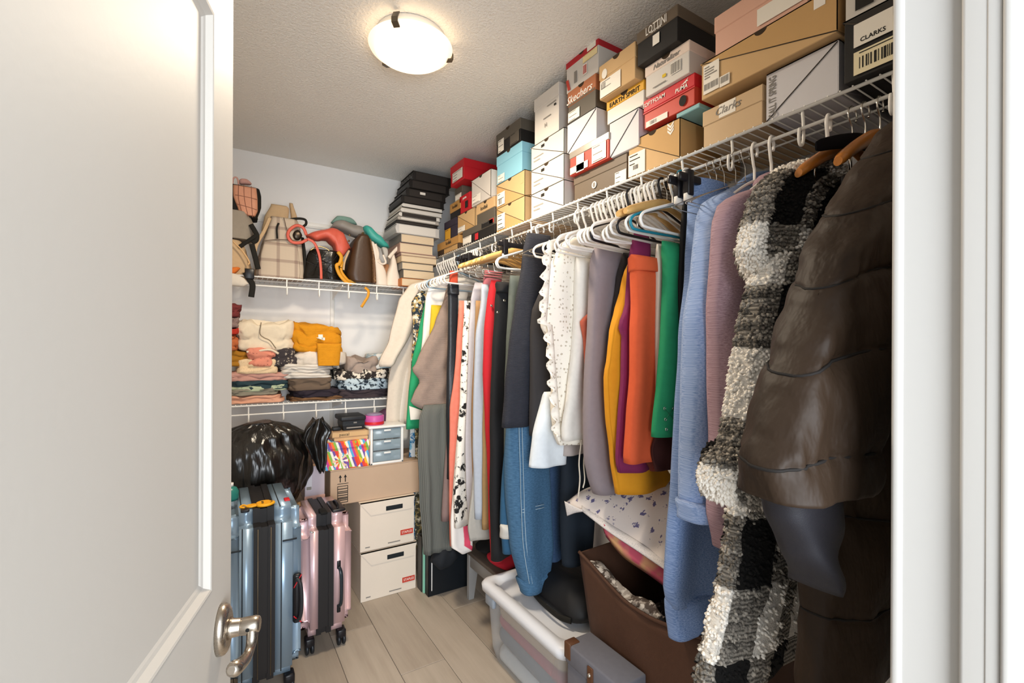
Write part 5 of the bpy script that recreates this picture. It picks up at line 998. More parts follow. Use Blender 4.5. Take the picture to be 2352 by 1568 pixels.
# right pile
fo('folded_trousers', 'dark brown trousers at the bottom of the pile beside the cream jacket', 'trousers', 778, 900, 893, 928, K('dark_brown', '40363a'), 3, z0=ZS2)
fo('folded_blouse', 'navy and white splatter print blouse above the dark brown trousers', 'blouse', 786, 902, 868, 896, mat('navy_splash', '1f2c38', .8, 'camo', 'b8c8d0', sc=42), 2, Y=2.85)
fo('folded_blouse', 'cream blouse with black brush print above the navy one', 'blouse', 774, 900, 848, 874, mat('brush_print', 'e8dcca', .9, 'camo', '2c2624', sc=32), 1, Y=2.855)
fo('folded_shirt', 'grey beige shirt crumpled on top of the printed blouses', 'shirt', 800, 872, 824, 860, K('grey_beige', 'a8968a'), 2, Y=2.86, wob=.02)
fo('folded_scarf', 'pale blue and white scarf at the edge of the cream jacket', 'scarf', 852, 905, 812, 848, mat('pale_blue_print', 'e0e0dc', .9, 'camo', '9cb4c0', sc=24), 2, Y=2.88, dep=.18)
# ================================================================= things on the floor
def X_(px, py, Y): return atY(px, py, Y).x
def Z_(px, py, Y): return atY(px, py, Y).z
# ---- stacked file boxes
m_file = mat('file_board', 'e2d6c6', .75, 'cardboard', col2='d6c8b6'); m_fileedge = mat('file_board_edge', 'b08a60', .8)
for k, (z0, lab) in enumerate(((0, 'cream file storage box with hand hole standing on the floor'), (.272, 'cream file storage box with hand hole stacked on another'))):
    x0, x1, y0, y1, z1 = .648 - .004 * k, .968 - .012 * k, 2.572, 2.96, z0 + .268
    r = thing('file_box', lab, 'storage box', ((x0 + x1) / 2, (y0 + y1) / 2, z0), 'file storage boxes')
    MB().bbox(x0 + .004, x1 - .004, y0 + .004, y1 - .004, z0, z1 - .006, .002, 1, False).build('body', m_file, r)
    # flap lid with sloping front tongue
    b = MB(); b.box(x0, x1, y0, y1, z1 - .006, z1); b.prism([(x0 + .0, y0, z1), (x1, y0, z1), (x1 - .02, y0, z1 - .075), (x0 + .06, y0, z1 - .075)], (0, .003, 0)); b.build('lid', m_file, r)
    hx = (x0 + x1) / 2 + .035; hz_ = z1 - .052
    b = MB(); b.bbox(hx - .048, hx + .048, y0 - .0012, y0 + .004, hz_ - .013, hz_ + .013, .008, 3); b.build('hand_hole', mat('hole_dark', '1c2226', .9), r)
    b = MB(); b.box(x1 - .085, x1 - .012, y0 + .0005, y0 + .003, z0 + .05, z0 + .078); lb = b.build('logo_patch', m_coral, r)
    text_mesh('STAPLES', .018, m_wink, 'lettering', r, (x1 - .048, y0, z0 + .064), (1, 0, 0), (0, 0, 1), .0003, width=.06)
    for u in (.1, .5): MB().box(lerp(x0, x1, u), lerp(x0, x1, u) + (.025 if u < .3 else .07), y0 + .003, y0 + .0038, z0 + .018, z0 + .024).build('print', m_greyink, r)
ZF = .54
# ---- long carton with arrows
x0 = X_(757, 1130, 2.62); x1 = 1.06; z1 = ZF + .185
cb = thing('cardboard_carton', 'long brown carton with two up arrows lying on the file boxes', 'carton', (.75, 2.75, ZF + .001))
m_kraft = mat('carton_kraft', 'c0a58c', .85, 'cardboard', col2='b2967c')
MB().bbox(x0, x1, 2.60, 2.95, ZF + .001, z1, .003, 1, False).build('body', m_kraft, cb)
for s in (0, 1):
    b = MB(); b.box(x0 - .0005, x1 + .0005, 2.5985 + s * .177, 2.774 + s * .177, z1, z1 + .003); b.build('flap', m_kraft, cb)
for q in (0, 1):
    ax = x0 + .05 + q * .026; b = MB(); b.prism([(ax - .0025, 2.5995, ZF + .122), (ax + .0025, 2.5995, ZF + .122), (ax + .0025, 2.5995, ZF + .146), (ax + .008, 2.5995, ZF + .146), (ax, 2.5995, ZF + .162), (ax - .008, 2.5995, ZF + .146), (ax - .0025, 2.5995, ZF + .146)], (0, .0008, 0)); b.build('arrow', m_ink, cb)
MB().box(x0 + .035, x0 + .092, 2.599, 2.6, ZF + .112, ZF + .115).build('print_line', m_ink, cb)
b = MB()
for (u0, u1, v0, v1) in ((0, .055, 0, .003), (0, .055, .087, .09), (0, .003, 0, .09), (.052, .055, 0, .09)): b.box(x0 + .035 + u0, x0 + .035 + u1, 2.599, 2.6, ZF + .012 + v0, ZF + .012 + v1)
for v in (.012, .02, .026, .038, .05, .058, .072): b.box(x0 + .038, x0 + .087, 2.599, 2.6, ZF + .012 + v, ZF + .012 + v + .004)
b.build('barcode', m_ink, cb)['kind'] = 'stuff'
# ---- things on the long carton
zc = z1 + .003
gx0, gx1 = X_(748, 1050, 2.61), X_(852, 1050, 2.61); gz = Z_(800, 1014, 2.60)
gf = thing('gift_box', 'rainbow patterned gift box lying on the long carton', 'gift box', ((gx0 + gx1) / 2, 2.7, zc))
m_rb = mat('rainbow_print', 'ffffff', .45, 'rainbow')
MB().bbox(gx0, gx1 - .01, 2.615, 2.84, zc, gz - .03, .002, 1, False).build('body', m_rb, gf); MB().bbox(gx0 - .004, gx1 - .006, 2.608, 2.845, gz - .035, gz, .002, 1, False).build('lid', m_rb, gf)
for k in range(8):   # pencil fan printed on the front
    a = k * PI / 4; c = Vector((gx0 + .075, 2.6135, zc + .045)); u = Vector((math.cos(a), 0, math.sin(a))); w = Vector((-u.z, 0, u.x)) * .008
    MB().prism([c + u * .006, c + u * .04 + w, c + u * .04 - w], (0, .0008, 0)).build('pencil_print', mat('pencil_%d' % (k % 3), ('f2ece0', 'e8c8a0', 'f0d8c0')[k % 3], .6), gf)
m_spine = mat('tan_book', 'c4a27c', .7, 'leather'); bz = gz
for k, (lab, xa, xb, h) in enumerate((('thin cream book directly on the rainbow gift box', 768, 846, .018), ('tan book with dark lettering below the black leather case', 764, 848, .03))):
    a, b_ = X_(xa, 1005, 2.63), X_(xb, 1005, 2.63); r = thing('book', lab, 'book', ((a + b_) / 2, 2.72, bz), 'books on the gift box')
    MB().bbox(a, b_, 2.635 + k * .004, 2.82, bz, bz + .003, .001, 1, False).build('cover', m_spine, r); MB().bbox(a, b_, 2.635 + k * .004, 2.82, bz + h - .003, bz + h, .001, 1, False).build('cover', m_spine, r)
    MB().bbox(a, b_, 2.635 + k * .004, 2.64 + k * .004, bz + .003, bz + h - .003, .001, 1, False).build('spine', m_card2, r); MB().box(a + .003, b_ - .003, 2.64 + k * .004, 2.815, bz + .003, bz + h - .003).build('pages', m_pages, r)
    if k: text_mesh('pascal', .022, m_ink, 'lettering', r, ((a + b_) / 2 - .035, 2.638, bz + h / 2), (1, 0, 0), (0, 0, 1), .0003)
    bz += h + .0005
kx0, kx1 = X_(788, 980, 2.66), X_(838, 980, 2.66); kz = Z_(810, 966, 2.66)
kc = thing('camera_case', 'black hard case with flared lid and silver badge on the tan book', 'case', ((kx0 + kx1) / 2, 2.72, bz)); mkc = mat('case_black', '23262a', .5, 'leather', '16181b')
MB().loops([[(x, y, z) for x, y in ((kx0 + i, 2.665 + i), (kx1 - i, 2.665 + i), (kx1 - i, 2.80), (kx0 + i, 2.80))] for i, z in ((.006, bz), (0, lerp(bz, kz, .5)), (0, kz))], smooth=False).build('body', mkc, kc)
ov = .014; MB().bbox(kx0 - ov, kx1 + ov * .4, 2.652, 2.815, kz, kz + .026, .008, 3).build('lid', mkc, kc)
MB().box((kx0 + kx1) / 2 - .002, (kx0 + kx1) / 2 + .016, 2.6635, 2.6655, lerp(bz, kz, .72), lerp(bz, kz, .86)).build('badge', m_silv, kc); MB().box(kx0 + .02, kx1 - .015, 2.667, 2.6695, lerp(bz, kz, .2), lerp(bz, kz, .42)).build('lettering', m_greyink, kc)
MB().bbox(kx0 - .05, kx0 - .005, 2.68, 2.72, bz, bz + .02, .006, 2).build('strap_end', mkc, kc)
# mini drawers
dx0, dx1 = X_(851, 1030, 2.605), X_(927, 1030, 2.605); dz1 = Z_(860, 985, 2.605)
dr = thing('mini_drawers', 'small white drawer tower with three clear drawers on the long carton', 'drawer unit', ((dx0 + dx1) / 2, 2.72, zc)); m_wpl = mat('white_gloss_plastic', 'e8e6e2', .35); m_clear = mat('clear_plastic', 'a9bcc6', .12, spec=.6, alpha=.55)
b = MB(); b.bbox(dx0, dx0 + .014, 2.605, 2.82, zc, dz1, .004, 2); b.build('side', m_wpl, dr); b = MB(); b.bbox(dx1 - .014, dx1, 2.605, 2.82, zc, dz1, .004, 2); b.build('side', m_wpl, dr)
MB().bbox(dx0 - .012, dx1 + .012, 2.597, 2.825, dz1, dz1 + .014, .006, 2).build('top_panel', m_wpl, dr); MB().bbox(dx0, dx1, 2.605, 2.82, zc, zc + .014, .004, 2).build('bottom_panel', m_wpl, dr); MB().box(dx0 + .014, dx1 - .014, 2.812, 2.82, zc + .014, dz1).build('back_panel', m_wpl, dr)
hh = (dz1 - zc - .014) / 3
for k in range(3):
    za = zc + .014 + hh * k
    d = MB(); d.bbox(dx0 + .016, dx1 - .016, 2.608, 2.613, za + .003, za + hh - .004, .002, 1); d.box(dx0 + .016, dx1 - .016, 2.613, 2.80, za + .003, za + .005); do = d.build('drawer', m_clear, dr)
    MB().bbox((dx0 + dx1) / 2 - .02, (dx0 + dx1) / 2 + .02, 2.60, 2.608, za + hh - .018, za + hh - .008, .003, 2).build('drawer_pull', m_wpl, do)
pkx = X_(866, 965, 2.62); pj = thing('ribbon_spool', 'pink ribbon spool with red sticker on the small drawer tower', 'spool', (pkx, 2.68, dz1 + .014)); m_hp = mat('hot_pink', 'c2559a', .4)
MB().lathe([(.001, 0), (.052, 0), (.055, .004), (.055, .05), (.052, .054), (.001, .054)], (pkx, 2.68, dz1 + .014), 32).build('spool', m_hp, pj)
MB().lathe([(.0556, .004), (.0562, .006), (.0562, .018), (.0556, .02)], (pkx, 2.68, dz1 + .014), 32).build('band', m_red, pj)
MB().lathe([(.001, .054), (.045, .054), (.047, .058), (.035, .064), (.001, .066)], (pkx, 2.68, dz1 + .014), 32).build('top_disc', mat('grey_violet', '8a7c98', .5), pj)
vb = hloft(2.80, [(862, 962), (872, 945), (885, 938), (900, 938)], [(862, 975), (872, 978), (885, 978), (900, 978)], .04).build('plum_pouch', C('plum_felt', '4a2c44')); tag(vb, 'dark plum pouch behind the pink ribbon spool', 'pouch')
# ---- left carton carrying the bin bag and the silver-pink box
zt_ = Z_(720, 1162, 2.52)
lc = thing('cardboard_carton', 'corrugated carton under the black bin bag and the silver box', 'carton', (.2, 2.75, 0)); MB().bbox(-.1, .475, 2.60, 2.93, 0, zt_, .003, 1, False).build('body', m_kraft, lc)
b = MB(); b.box(.30, .487, 2.52, 2.62, zt_, zt_ + .006); b.build('flap', mat('corrugate', 'b89468', .85, 'ridged', '8c6c46', sc=60, bump=.4), lc)
sx0, sx1 = X_(700, 1120, 2.60), X_(746, 1120, 2.60)
sb = thing('silver_pink_box', 'silver pink display box standing beside the long carton', 'box', ((sx0 + sx1) / 2, 2.66, zt_ + .006)); z2 = Z_(735, 1068, 2.60)
MB().bbox(sx0, sx1, 2.60, 2.74, zt_ + .006, z2, .002, 1, False).build('body', mat('silver_pink', 'b9adb4', .35, 'paint', col2='9c9098', metal=.3, sc=8), sb)
MB().box(sx0 + .006, sx0 + .034, 2.5985, 2.6, zt_ + .06, zt_ + .16).build('window', mat('pale_window', 'd0ccd0', .3), sb); MB().box(sx0 + .008, sx0 + .032, 2.5975, 2.5985, zt_ + .062, zt_ + .078).build('barcode', m_greyink, sb)
MB().box(sx0 - .001, sx1 + .001, 2.5985, 2.6, zt_ + .006, zt_ + .03).build('band', mat('rose_band', 'c8a094', .5), sb); MB().box(sx0, sx1, 2.598, 2.74, z2, z2 + .012).build('top_flap', mat('copper_foil', 'c4946c', .35, metal=.4), sb)
# ---- black bin bag
bgm = mat('bin_bag', '0f0d0b', .28, 'crumple', bump=.4, sc=.9, spec=.6, stretch=(2.4, 2.4, .5))
gb2 = thing('bin_bag', 'shiny black plastic bin bag knotted at one side', 'bin bag', atY(620, 1160, 2.55))
def blob(Y, L, R, th, seed, rows=64, cols=110):
    Lo = outline(L, Y); Ro = outline(R, Y); zt, zb = -max(Lo[0][0], Ro[0][0]), -min(Lo[-1][0], Ro[-1][0]); lp = []
    for i in range(rows + 1):
        t = i / rows; z = lerp(zt, zb, t); xl, xr = interp(Lo, -z)[0], interp(Ro, -z)[0]; q = math.sin(PI * min(1, max(0, t * .92 + .04))) ** .5; l = []
        for j in range(cols):
            a = 2 * PI * j / cols; ca, sa = math.cos(a), math.sin(a); x = (xl + xr) / 2 + (xr - xl) / 2 * ca; y = Y + sa * th * q
            # radiating wrinkles from the knot
            w = math.sin(a * 19 + 3 * math.sin(t * 5 + seed)) * .004 + noise.noise(Vector((x * 14, y * 14, z * 7 + seed))) * .022 + noise.noise(Vector((x * 40, y * 40, z * 16))) * .006
            l.append((x + ca * w, y + sa * w, z))
        lp.append(l)
    return MB().loops(lp)
blob(2.60, [(610, 966), (560, 974), (520, 990), (480, 1030), (470, 1080), (490, 1130), (560, 1172)], [(625, 966), (665, 972), (700, 992), (716, 1030), (712, 1075), (700, 1110), (680, 1135), (650, 1172)], .16, 2).build('body', bgm, gb2)
b = MB(); L = []
for i in range(25):
    t = i / 24; z0_, zb_ = Z_(735, 962, 2.5), Z_(735, 1082, 2.5); z = lerp(z0_, zb_, t); xl, xr = interp(outline([(718, 964), (700, 988), (696, 1008), (712, 1040), (726, 1070), (732, 1082)], 2.5), -z)[0], interp(outline([(744, 964), (762, 985), (752, 1008), (752, 1050), (742, 1085)], 2.5), -z)[0]
    L.append([((xl + xr) / 2 + (xr - xl) / 2 * math.cos(2 * PI * j / 30), 2.5 + .03 * math.sin(2 * PI * j / 30) + .012 * math.sin(10 * PI * j / 30 + 3 * t), z + .01 * math.sin(6 * PI * j / 30)) for j in range(30)])
b.loops(L); b.build('knot', bgm, gb2)
# ---- suitcases
def wheel_pair(parent, x, y, r=.026, m=None):
    for s in (-1, 1):
        MB().lathe([(.004, -.007), (r * .85, -.007), (r, -.004), (r, .004), (r * .85, .007), (.004, .007)], (x + s * .011, y, r), 18, 'X').build('wheel', mat('wheel_black', '1b1f24', .4), parent)
    MB().bbox(x - .02, x + .02, y - .02, y + .03, r * 1.2, .075, .008, 2).build('caster_housing', m_bplast, parent)
def suitcase(name, label, x0, x1, b0, b1, y0, y1, z0, z1, mshell, mband, grp):
    r = thing(name, label, 'suitcase', ((x0 + x1) / 2, (y0 + y1) / 2, 0), grp)
    def shell(xa, xb, outer):
        bm = bmesh.new(); bmesh.ops.create_cube(bm, size=1)
        for v in bm.verts: v.co = Vector((lerp(xa, xb, v.co.x + .5), lerp(y0, y1, v.co.y + .5), lerp(z0, z1, v.co.z + .5)))
        es = [e for e in bm.edges if abs(e.verts[0].co.x - e.verts[1].co.x) > 1e-5]
        bmesh.ops.bevel(bm, geom=es, offset=.055, segments=6, affect='EDGES')
        es = [e for e in bm.edges if all(abs(v.co.x - outer) < 1e-5 for v in e.verts)]
        bmesh.ops.bevel(bm, geom=es, offset=.035, segments=5, affect='EDGES')
        m = MB(); bm.verts.index_update(); m.add([v.co[:] for v in bm.verts], [[v.index for v in f.verts] for f in bm.faces], True); bm.free(); return m
    a = shell(x0, b0, x0).build('shell', mshell, r); c = shell(b1, x1, x1).build('shell', mshell, r)
    for o in (a, c):
        for p_ in o.data.polygons: p_.use_smooth = True
    w = (b1 - b0) / 3
    # zipper band with three ridges following the outline
    for k, (xa, xb, e) in enumerate(((b0, b0 + w, .004), (b0 + w, b1 - w, -.001), (b1 - w, b1, .004))):
        bm = bmesh.new(); bmesh.ops.create_cube(bm, size=1)
        for v in bm.verts: v.co = Vector((lerp(xa, xb, v.co.x + .5), lerp(y0 - e, y1 + e, v.co.y + .5), lerp(z0 - e, z1 + e, v.co.z + .5)))
        es = [q for q in bm.edges if abs(q.verts[0].co.x - q.verts[1].co.x) > 1e-5]; bmesh.ops.bevel(bm, geom=es, offset=.055, segments=6, affect='EDGES')
        m = MB(); bm.verts.index_update(); m.add([v.co[:] for v in bm.verts], [[v.index for v in f.verts] for f in bm.faces], False); bm.free(); m.build('zipper_band', mband, r)
    for x in (x0 + .04, x1 - .04):
        for y in (y0 + .05, y1 - .05): wheel_pair(r, x, y)
    return r
SY = 2.02; bx0, bx1 = X_(524, 1300, SY), X_(694, 1330, SY); q0, q1 = X_(582, 1330, SY), X_(632, 1330, SY); bz1 = Z_(640, 1162, SY + .05)
m_bs = mat('steel_blue_shell', '93abc0', .3, 'brushed', metal=.45, bump=.05); m_band = mat('zip_black', '1c1a1b', .5)
bs = suitcase('suitcase', 'large steel blue hard-shell suitcase with yellow tag behind the door', bx0, bx1, q0, q1, SY, SY + .46, .075, bz1, m_bs, m_band, 'suitcases')
m_groove = mat('groove_dark', '20262c', .6)
for px in (556, 646):
    gx = X_(px, 1330, SY); MB().bbox(gx - .002, gx + .002, SY - .0015, SY + .003, .12, bz1 - .05, .001, 1).build('groove', m_groove, bs); MB().bbox(gx - .002, gx + .002, SY + .05, SY + .40, bz1 - .003, bz1 + .0015, .001, 1).build('groove', m_groove, bs)
for (pa, pb, py) in ((526, 554, 1268), (649, 682, 1240)):
    MB().bbox(X_(pa, py, SY), X_(pb, py, SY), SY - .0015, SY + .003, Z_(pa, py + 4, SY), Z_(pa, py, SY), .001, 1).build('groove', m_groove, bs)
for px in (592, 622):
    gx = X_(px, 1330, SY); MB().tube([(gx, SY - .006, .12), (gx, SY - .006, bz1 - .06)], .002, 6).build('zip_teeth', mat('zip_bronze', '6c6252', .4, metal=.6), bs)
hx = X_(682, 1380, SY); ht, hb = Z_(680, 1318, SY), Z_(680, 1432, SY)
MB().bbox(hx - .014, hx + .018, SY - .004, SY + .02, hb, ht, .012, 3).build('handle_recess', m_bplast, bs)
MB().tube(spline([(hx - .002, SY - .004, ht - .015), (hx + .01, SY - .02, ht - .035), (hx + .014, SY - .024, (ht + hb) / 2), (hx + .01, SY - .02, hb + .035), (hx - .004, SY - .004, hb + .012)], 20), .007, 8).build('side_handle', mat('handle_rubber', '26282c', .5), bs)
for a, b_ in ((ht - .004, ht - .05), (hb + .004, hb + .035)): MB().tube(spline([(hx + .016, SY - .005, a), (hx + .004, SY - .006, lerp(a, b_, .4)), (hx - .012, SY - .006, b_)], 10), .0022, 6).build('red_trim', m_red, bs)
MB().bbox(X_(655, 1175, 2.1), X_(668, 1175, 2.1), 2.12, 2.16, bz1 - .002, bz1 + .005, .003, 2).build('badge', m_red, bs); MB().bbox(X_(552, 1200, 2.1) , X_(572, 1200, 2.1), 2.06, 2.10, bz1 - .002, bz1 + .008, .003, 2).build('lock', m_bplast, bs)
# yellow luggage tag lying on the suitcase top
ty = thing('luggage_tag', 'yellow smiling luggage tag lying on the steel blue suitcase', 'luggage tag', (X_(605, 1195, 2.08), 2.10, bz1 + .006)); m_ytag = mat('yellow_rubber', 'e8a41c', .5)
cx_, cy_, cz_ = X_(608, 1194, 2.10), 2.10, bz1 + .006
MB().loops([[(cx_ + .034 * q * math.cos(2 * PI * i / 28) * (1 + .1 * math.cos(6 * PI * i / 28)), cy_ + .034 * q * math.sin(2 * PI * i / 28), cz_ + h_) for i in range(28)] for h_, q in ((0, .95), (.003, 1), (.008, .97), (.010, .85))]).build('face', m_ytag, ty)
MB().loops([[(cx_ - .045 + .022 * q * math.cos(2 * PI * i / 20), cy_ + .016 * q * math.sin(2 * PI * i / 20), cz_ + h_) for i in range(20)] for h_, q in ((0, .95), (.003, 1), (.007, .9))]).build('body', m_ytag, ty)
MB().tube(spline([(cx_ - .06, cy_, cz_ + .004), (cx_ - .075, cy_ + .01, cz_ + .007), (cx_ - .085, cy_ - .008, cz_ + .006), (cx_ - .07, cy_ - .015, cz_ + .004)], 12), .004, 6).build('strap', m_ytag, ty)
MB().tube([(cx_ + .012 + .014 * math.cos(a), cy_ + .018 * math.sin(a), cz_ + .0105) for a in [-1.1 + 2.2 * k / 10 for k in range(11)]], .0012, 5).build('smile', m_ink, ty)
for s in (-1, 1): MB().lathe([(.001, 0), (.0045, 0), (.0045, .0012), (.001, .0012)], (cx_ - .008, cy_ + s * .009, cz_ + .010), 10).build('eye', m_ink, ty)
tb2 = thing('teal_bottle', 'teal bottle on the floor stack behind the steel blue suitcase', 'bottle', (X_(530, 1160, 2.3), 2.2, bz1)); cxb = X_(528, 1160, 2.25)
MB().lathe([(.001, 0), (.03, 0), (.032, .01), (.032, .035), (.024, .05), (.012, .056), (.001, .056)], (cxb, 2.25, bz1 + .002), 24).build('body', mat('teal_glaze', '2b7a70', .3), tb2); MB().lathe([(.001, .056), (.013, .056), (.013, .07), (.001, .07)], (cxb, 2.25, bz1 + .002), 20).build('cap', m_wpl, tb2)
PY = 2.22; px0, px1 = X_(693, 1330, PY), X_(810, 1330, PY); pq0, pq1 = X_(731, 1330, PY), X_(766, 1330, PY); pz1 = Z_(745, 1180, PY + .05)
m_ps = mat('rose_gold_shell', 'dcb9ba', .34, 'paint', col2='c9a2a2', metal=.35, spec=.5, bump=.03)
ps = suitcase('suitcase', 'small rose pink hard-shell suitcase with black zip and side handle', px0, px1, pq0, pq1, PY, PY + .36, .075, pz1, m_ps, m_band, 'suitcases')
hx = X_(778, 1340, PY); ht, hb = Z_(778, 1290, PY), Z_(778, 1402, PY)
for z in (ht - .012, hb + .012): MB().bbox(hx - .008, hx + .008, PY - .006, PY + .003, z - .018, z + .018, .003, 2).build('handle_mount', m_bplast, ps)
MB().tube(spline([(hx, PY - .006, ht - .02), (hx + .006, PY - .022, ht - .045), (hx + .007, PY - .026, (ht + hb) / 2), (hx + .006, PY - .022, hb + .045), (hx, PY - .006, hb + .02)], 20), .006, 8, flat=1.4).build('side_handle', mat('handle_gloss', '232a30', .25), ps)
MB().bbox(X_(768, 1180, PY), X_(800, 1180, PY), PY + .05, PY + .2, pz1 - .004, pz1 + .012, .008, 3).build('top_handle', m_bplast, ps); MB().tube(spline([(X_(782, 1180, PY), PY + .06, pz1 + .01), (X_(786, 1176, PY), PY + .09, pz1 + .022), (X_(786, 1176, PY), PY + .15, pz1 + .022), (X_(784, 1180, PY), PY + .18, pz1 + .01)], 14), .006, 8).build('carry_handle', m_bplast, ps)
MB().bbox(X_(740, 1180, PY), X_(756, 1180, PY), PY + .03, PY + .1, pz1 + .002, pz1 + .014, .004, 2).build('combination_lock', m_dark, ps); MB().tube([(X_(712, 1205, PY), PY - .002, pz1 - .05), (X_(720, 1210, PY), PY - .008, pz1 - .055)], .003, 6).build('zip_pull', m_chrome, ps)
# ---- upright folders, stool, tote, hamper
fy = 2.44
for k, (lab, xa, xb, ya, yb, h, m) in enumerate((('black upright binder in front of the folders on the floor', .985, 1.235, fy, fy + .05, .285, mat('navy_black_board', '12181e', .45, 'leather')), ('mint folder between black and grey binders on the floor', .978, 1.23, fy + .053, fy + .068, .30, mat('mint_board', '8fd0b4', .6)), ('dark grey upright binder behind the mint folder', .972, 1.23, fy + .071, fy + .135, .31, mat('grey_board', '4c4a46', .6, 'leather')))):
    r = thing('upright_binder', lab, 'binder', ((xa + xb) / 2, (ya + yb) / 2, 0), 'upright binders on the floor'); t_ = .004 if yb - ya > .03 else .006
    MB().bbox(xa, xb, ya, ya + t_, .001, h, .001, 1, False).build('cover', m, r); MB().bbox(xa, xb, yb - t_, yb, .001, h, .001, 1, False).build('cover', m, r)
    if k != 1: MB().box(xa + .008, xb - .004, ya + t_, yb - t_, .006, h - .01).build('pages', mat('dark_pages', '2e2925', .6) if k else m_dark, r); MB().box(xa, xa + .003, ya, yb, .002, h).build('spine', m, r)
    if k == 0: MB().bbox(xa + .018, xa + .024, fy - .0015, fy + .001, .03, .19, .001, 1).build('label_strip', m_wpl, r)
ck = hloft(2.40, [(990, 1275), (1010, 1255), (1035, 1250), (1050, 1262)], [(990, 1300), (1010, 1302), (1030, 1298), (1050, 1285)], .05, rough=.014).build('dark_cloth', C('ink_cloth', '1c2026')); tag(ck, 'dark cloth crumpled on top of the black upright binder', 'cloth')
m_stool = mat('stool_paint', '9b9a98', .5, 'paint'); m_stooltop = mat('stool_top', '6c6259', .5, 'wood', '584e46')
sl_ = thing('step_stool', 'low grey step stool with dark top behind the plastic tote', 'stool', (1.35, 2.13, 0)); STZ = .265
MB().bbox(1.165, 1.50, 1.93, 2.33, STZ - .02, STZ, .003, 2).build('top_board', m_stooltop, sl_); MB().bbox(1.17, 1.19, 1.94, 2.32, STZ - .085, STZ - .02, .002, 1).build('apron', m_stool, sl_); MB().bbox(1.475, 1.495, 1.94, 2.32, STZ - .085, STZ - .02, .002, 1).build('apron', m_stool, sl_)
for y in (2.31, 1.95): 
    for xa, xb in ((1.165, 1.235), (1.43, 1.50)):
        b = MB(); o_ = 1 if xa < 1.3 else -1; xo = xa if o_ > 0 else xb; b.prism([(xo, y - .012, STZ - .02), (xo + o_ * .07, y - .012, STZ - .02), (xo + o_ * .03, y - .012, 0), (xo, y - .012, 0)], (0, .024, 0)); b.build('leg', m_stool, sl_)
rc = hloft(2.05, [(1126, 1282), (1145, 1278), (1170, 1268), (1190, 1262)], [(1126, 1296), (1145, 1298), (1170, 1288), (1190, 1284)], .09, rough=.006).build('red_cloth', C('cherry_cloth', 'b81c30')); tag(rc, 'red garment lying on the low grey stool', 'cloth')
dk = hloft(2.22, [(1096, 1258), (1115, 1248), (1140, 1240), (1165, 1240)], [(1096, 1266), (1115, 1268), (1140, 1266), (1165, 1266)], .08, rough=.008).build('black_cloth', C('coal_cloth', '18181a')); tag(dk, 'black cloth heap on the far side of the grey stool', 'cloth')
# white tote with clear body
TX0, TX1, TY0, TY1, TZ = 1.0, 1.44, 1.262, 1.86, .335
tt = thing('storage_tote', 'clear plastic storage tote with white lid full of folded clothes', 'storage tote', ((TX0 + TX1) / 2, (TY0 + TY1) / 2, 0)); m_tote = mat('milky_plastic', 'd4d8da', .25, alpha=.38, spec=.5); m_lid = mat('white_lid', 'd9dbe0', .35)
def rrect(x0, x1, y0, y1, r, z, n=6):
    P = []
    for cx, cy, a0 in ((x1 - r, y1 - r, 0), (x0 + r, y1 - r, 90), (x0 + r, y0 + r, 180), (x1 - r, y0 + r, 270)):
        for k in range(n + 1): a = math.radians(a0 + 90 * k / n); P.append((cx + r * math.cos(a), cy + r * math.sin(a), z))
    return P
MB().loops([rrect(TX0 + i, TX1 - i, TY0 + i, TY1 - i, .04, z) for i, z in ((.045, .004), (.03, .06), (.014, TZ - .02), (.010, TZ - .012))], True, False).build('bin', m_tote, tt)
MB().loops([rrect(TX0 + i, TX1 - i, TY0 + i, TY1 - i, .045, z) for i, z in ((.004, TZ - .03), (-.006, TZ - .028), (-.008, TZ - .004), (0, TZ + .008), (.014, TZ + .012), (.036, TZ + .010), (.044, TZ - .004), (.055, TZ - .008))], False, True).build('lid', m_lid, tt)
for y in (TY0 - .004, TY1 - .004): MB().bbox((TX0 + TX1) / 2 - .06, (TX0 + TX1) / 2 + .06, y - .012, y + .016, TZ - .055, TZ + .004, .006, 2).build('latch', mat('grey_latch', '8c949e', .4), tt)
MB().bbox(TX0 - .004, TX0 + .014, TY1 - .12, TY1 - .05, TZ - .075, TZ - .028, .006, 2).build('latch', mat('grey_latch', '8c949e', .4), tt)
for k, (z0, z1_, c, nm) in enumerate(((.012, .075, 'cdd5dc', 'white sheet'), (.075, .15, '5f7084', 'slate'), (.15, .19, '9c3c58', 'raspberry'), (.19, .30, 'b39f88', 'beige'))):
    L = []
    for i in range(9):
        t = i / 8; ins = .05 + .02 * (1 - math.sqrt(max(0, 1 - (2 * t - 1) ** 2))); l = rrect(TX0 + ins, TX1 - ins, TY0 + ins, TY1 - ins, .05, 0, 12)
        L.append([(x, y, lerp(z0, z1_, t) + noise.noise(Vector((x * 7, y * 7, k * 3 + 1))) * .03 * (1 if 0 < k or i else 0)) for x, y, _ in l])
    MB().loops(L).build('folded_cloth', C('tote_cloth_%d' % k, c), tt)
bl = thing('black_shoulder_bag', 'black laptop bag lying on the lid of the plastic tote', 'bag', (1.27, 1.48, TZ + .012)); mbb = mat('black_nylon', '141416', .6, 'cloth', '0b0b0c')
L = [[(x + .02 * noise.noise(Vector((x * 9, y * 9, z * 9))), y, z + .012 * noise.noise(Vector((x * 8, y * 8, 2)))) for x, y, z in rrect(1.11 + i, 1.43 - i, 1.325 + i, 1.76 - i, .06, TZ + .016 + h)] for i, h in ((.01, 0), (0, .012), (0, .03), (.012, .05), (.03, .075), (.06, .095), (.1, .10))]
MB().loops(L).build('body', mbb, bl)
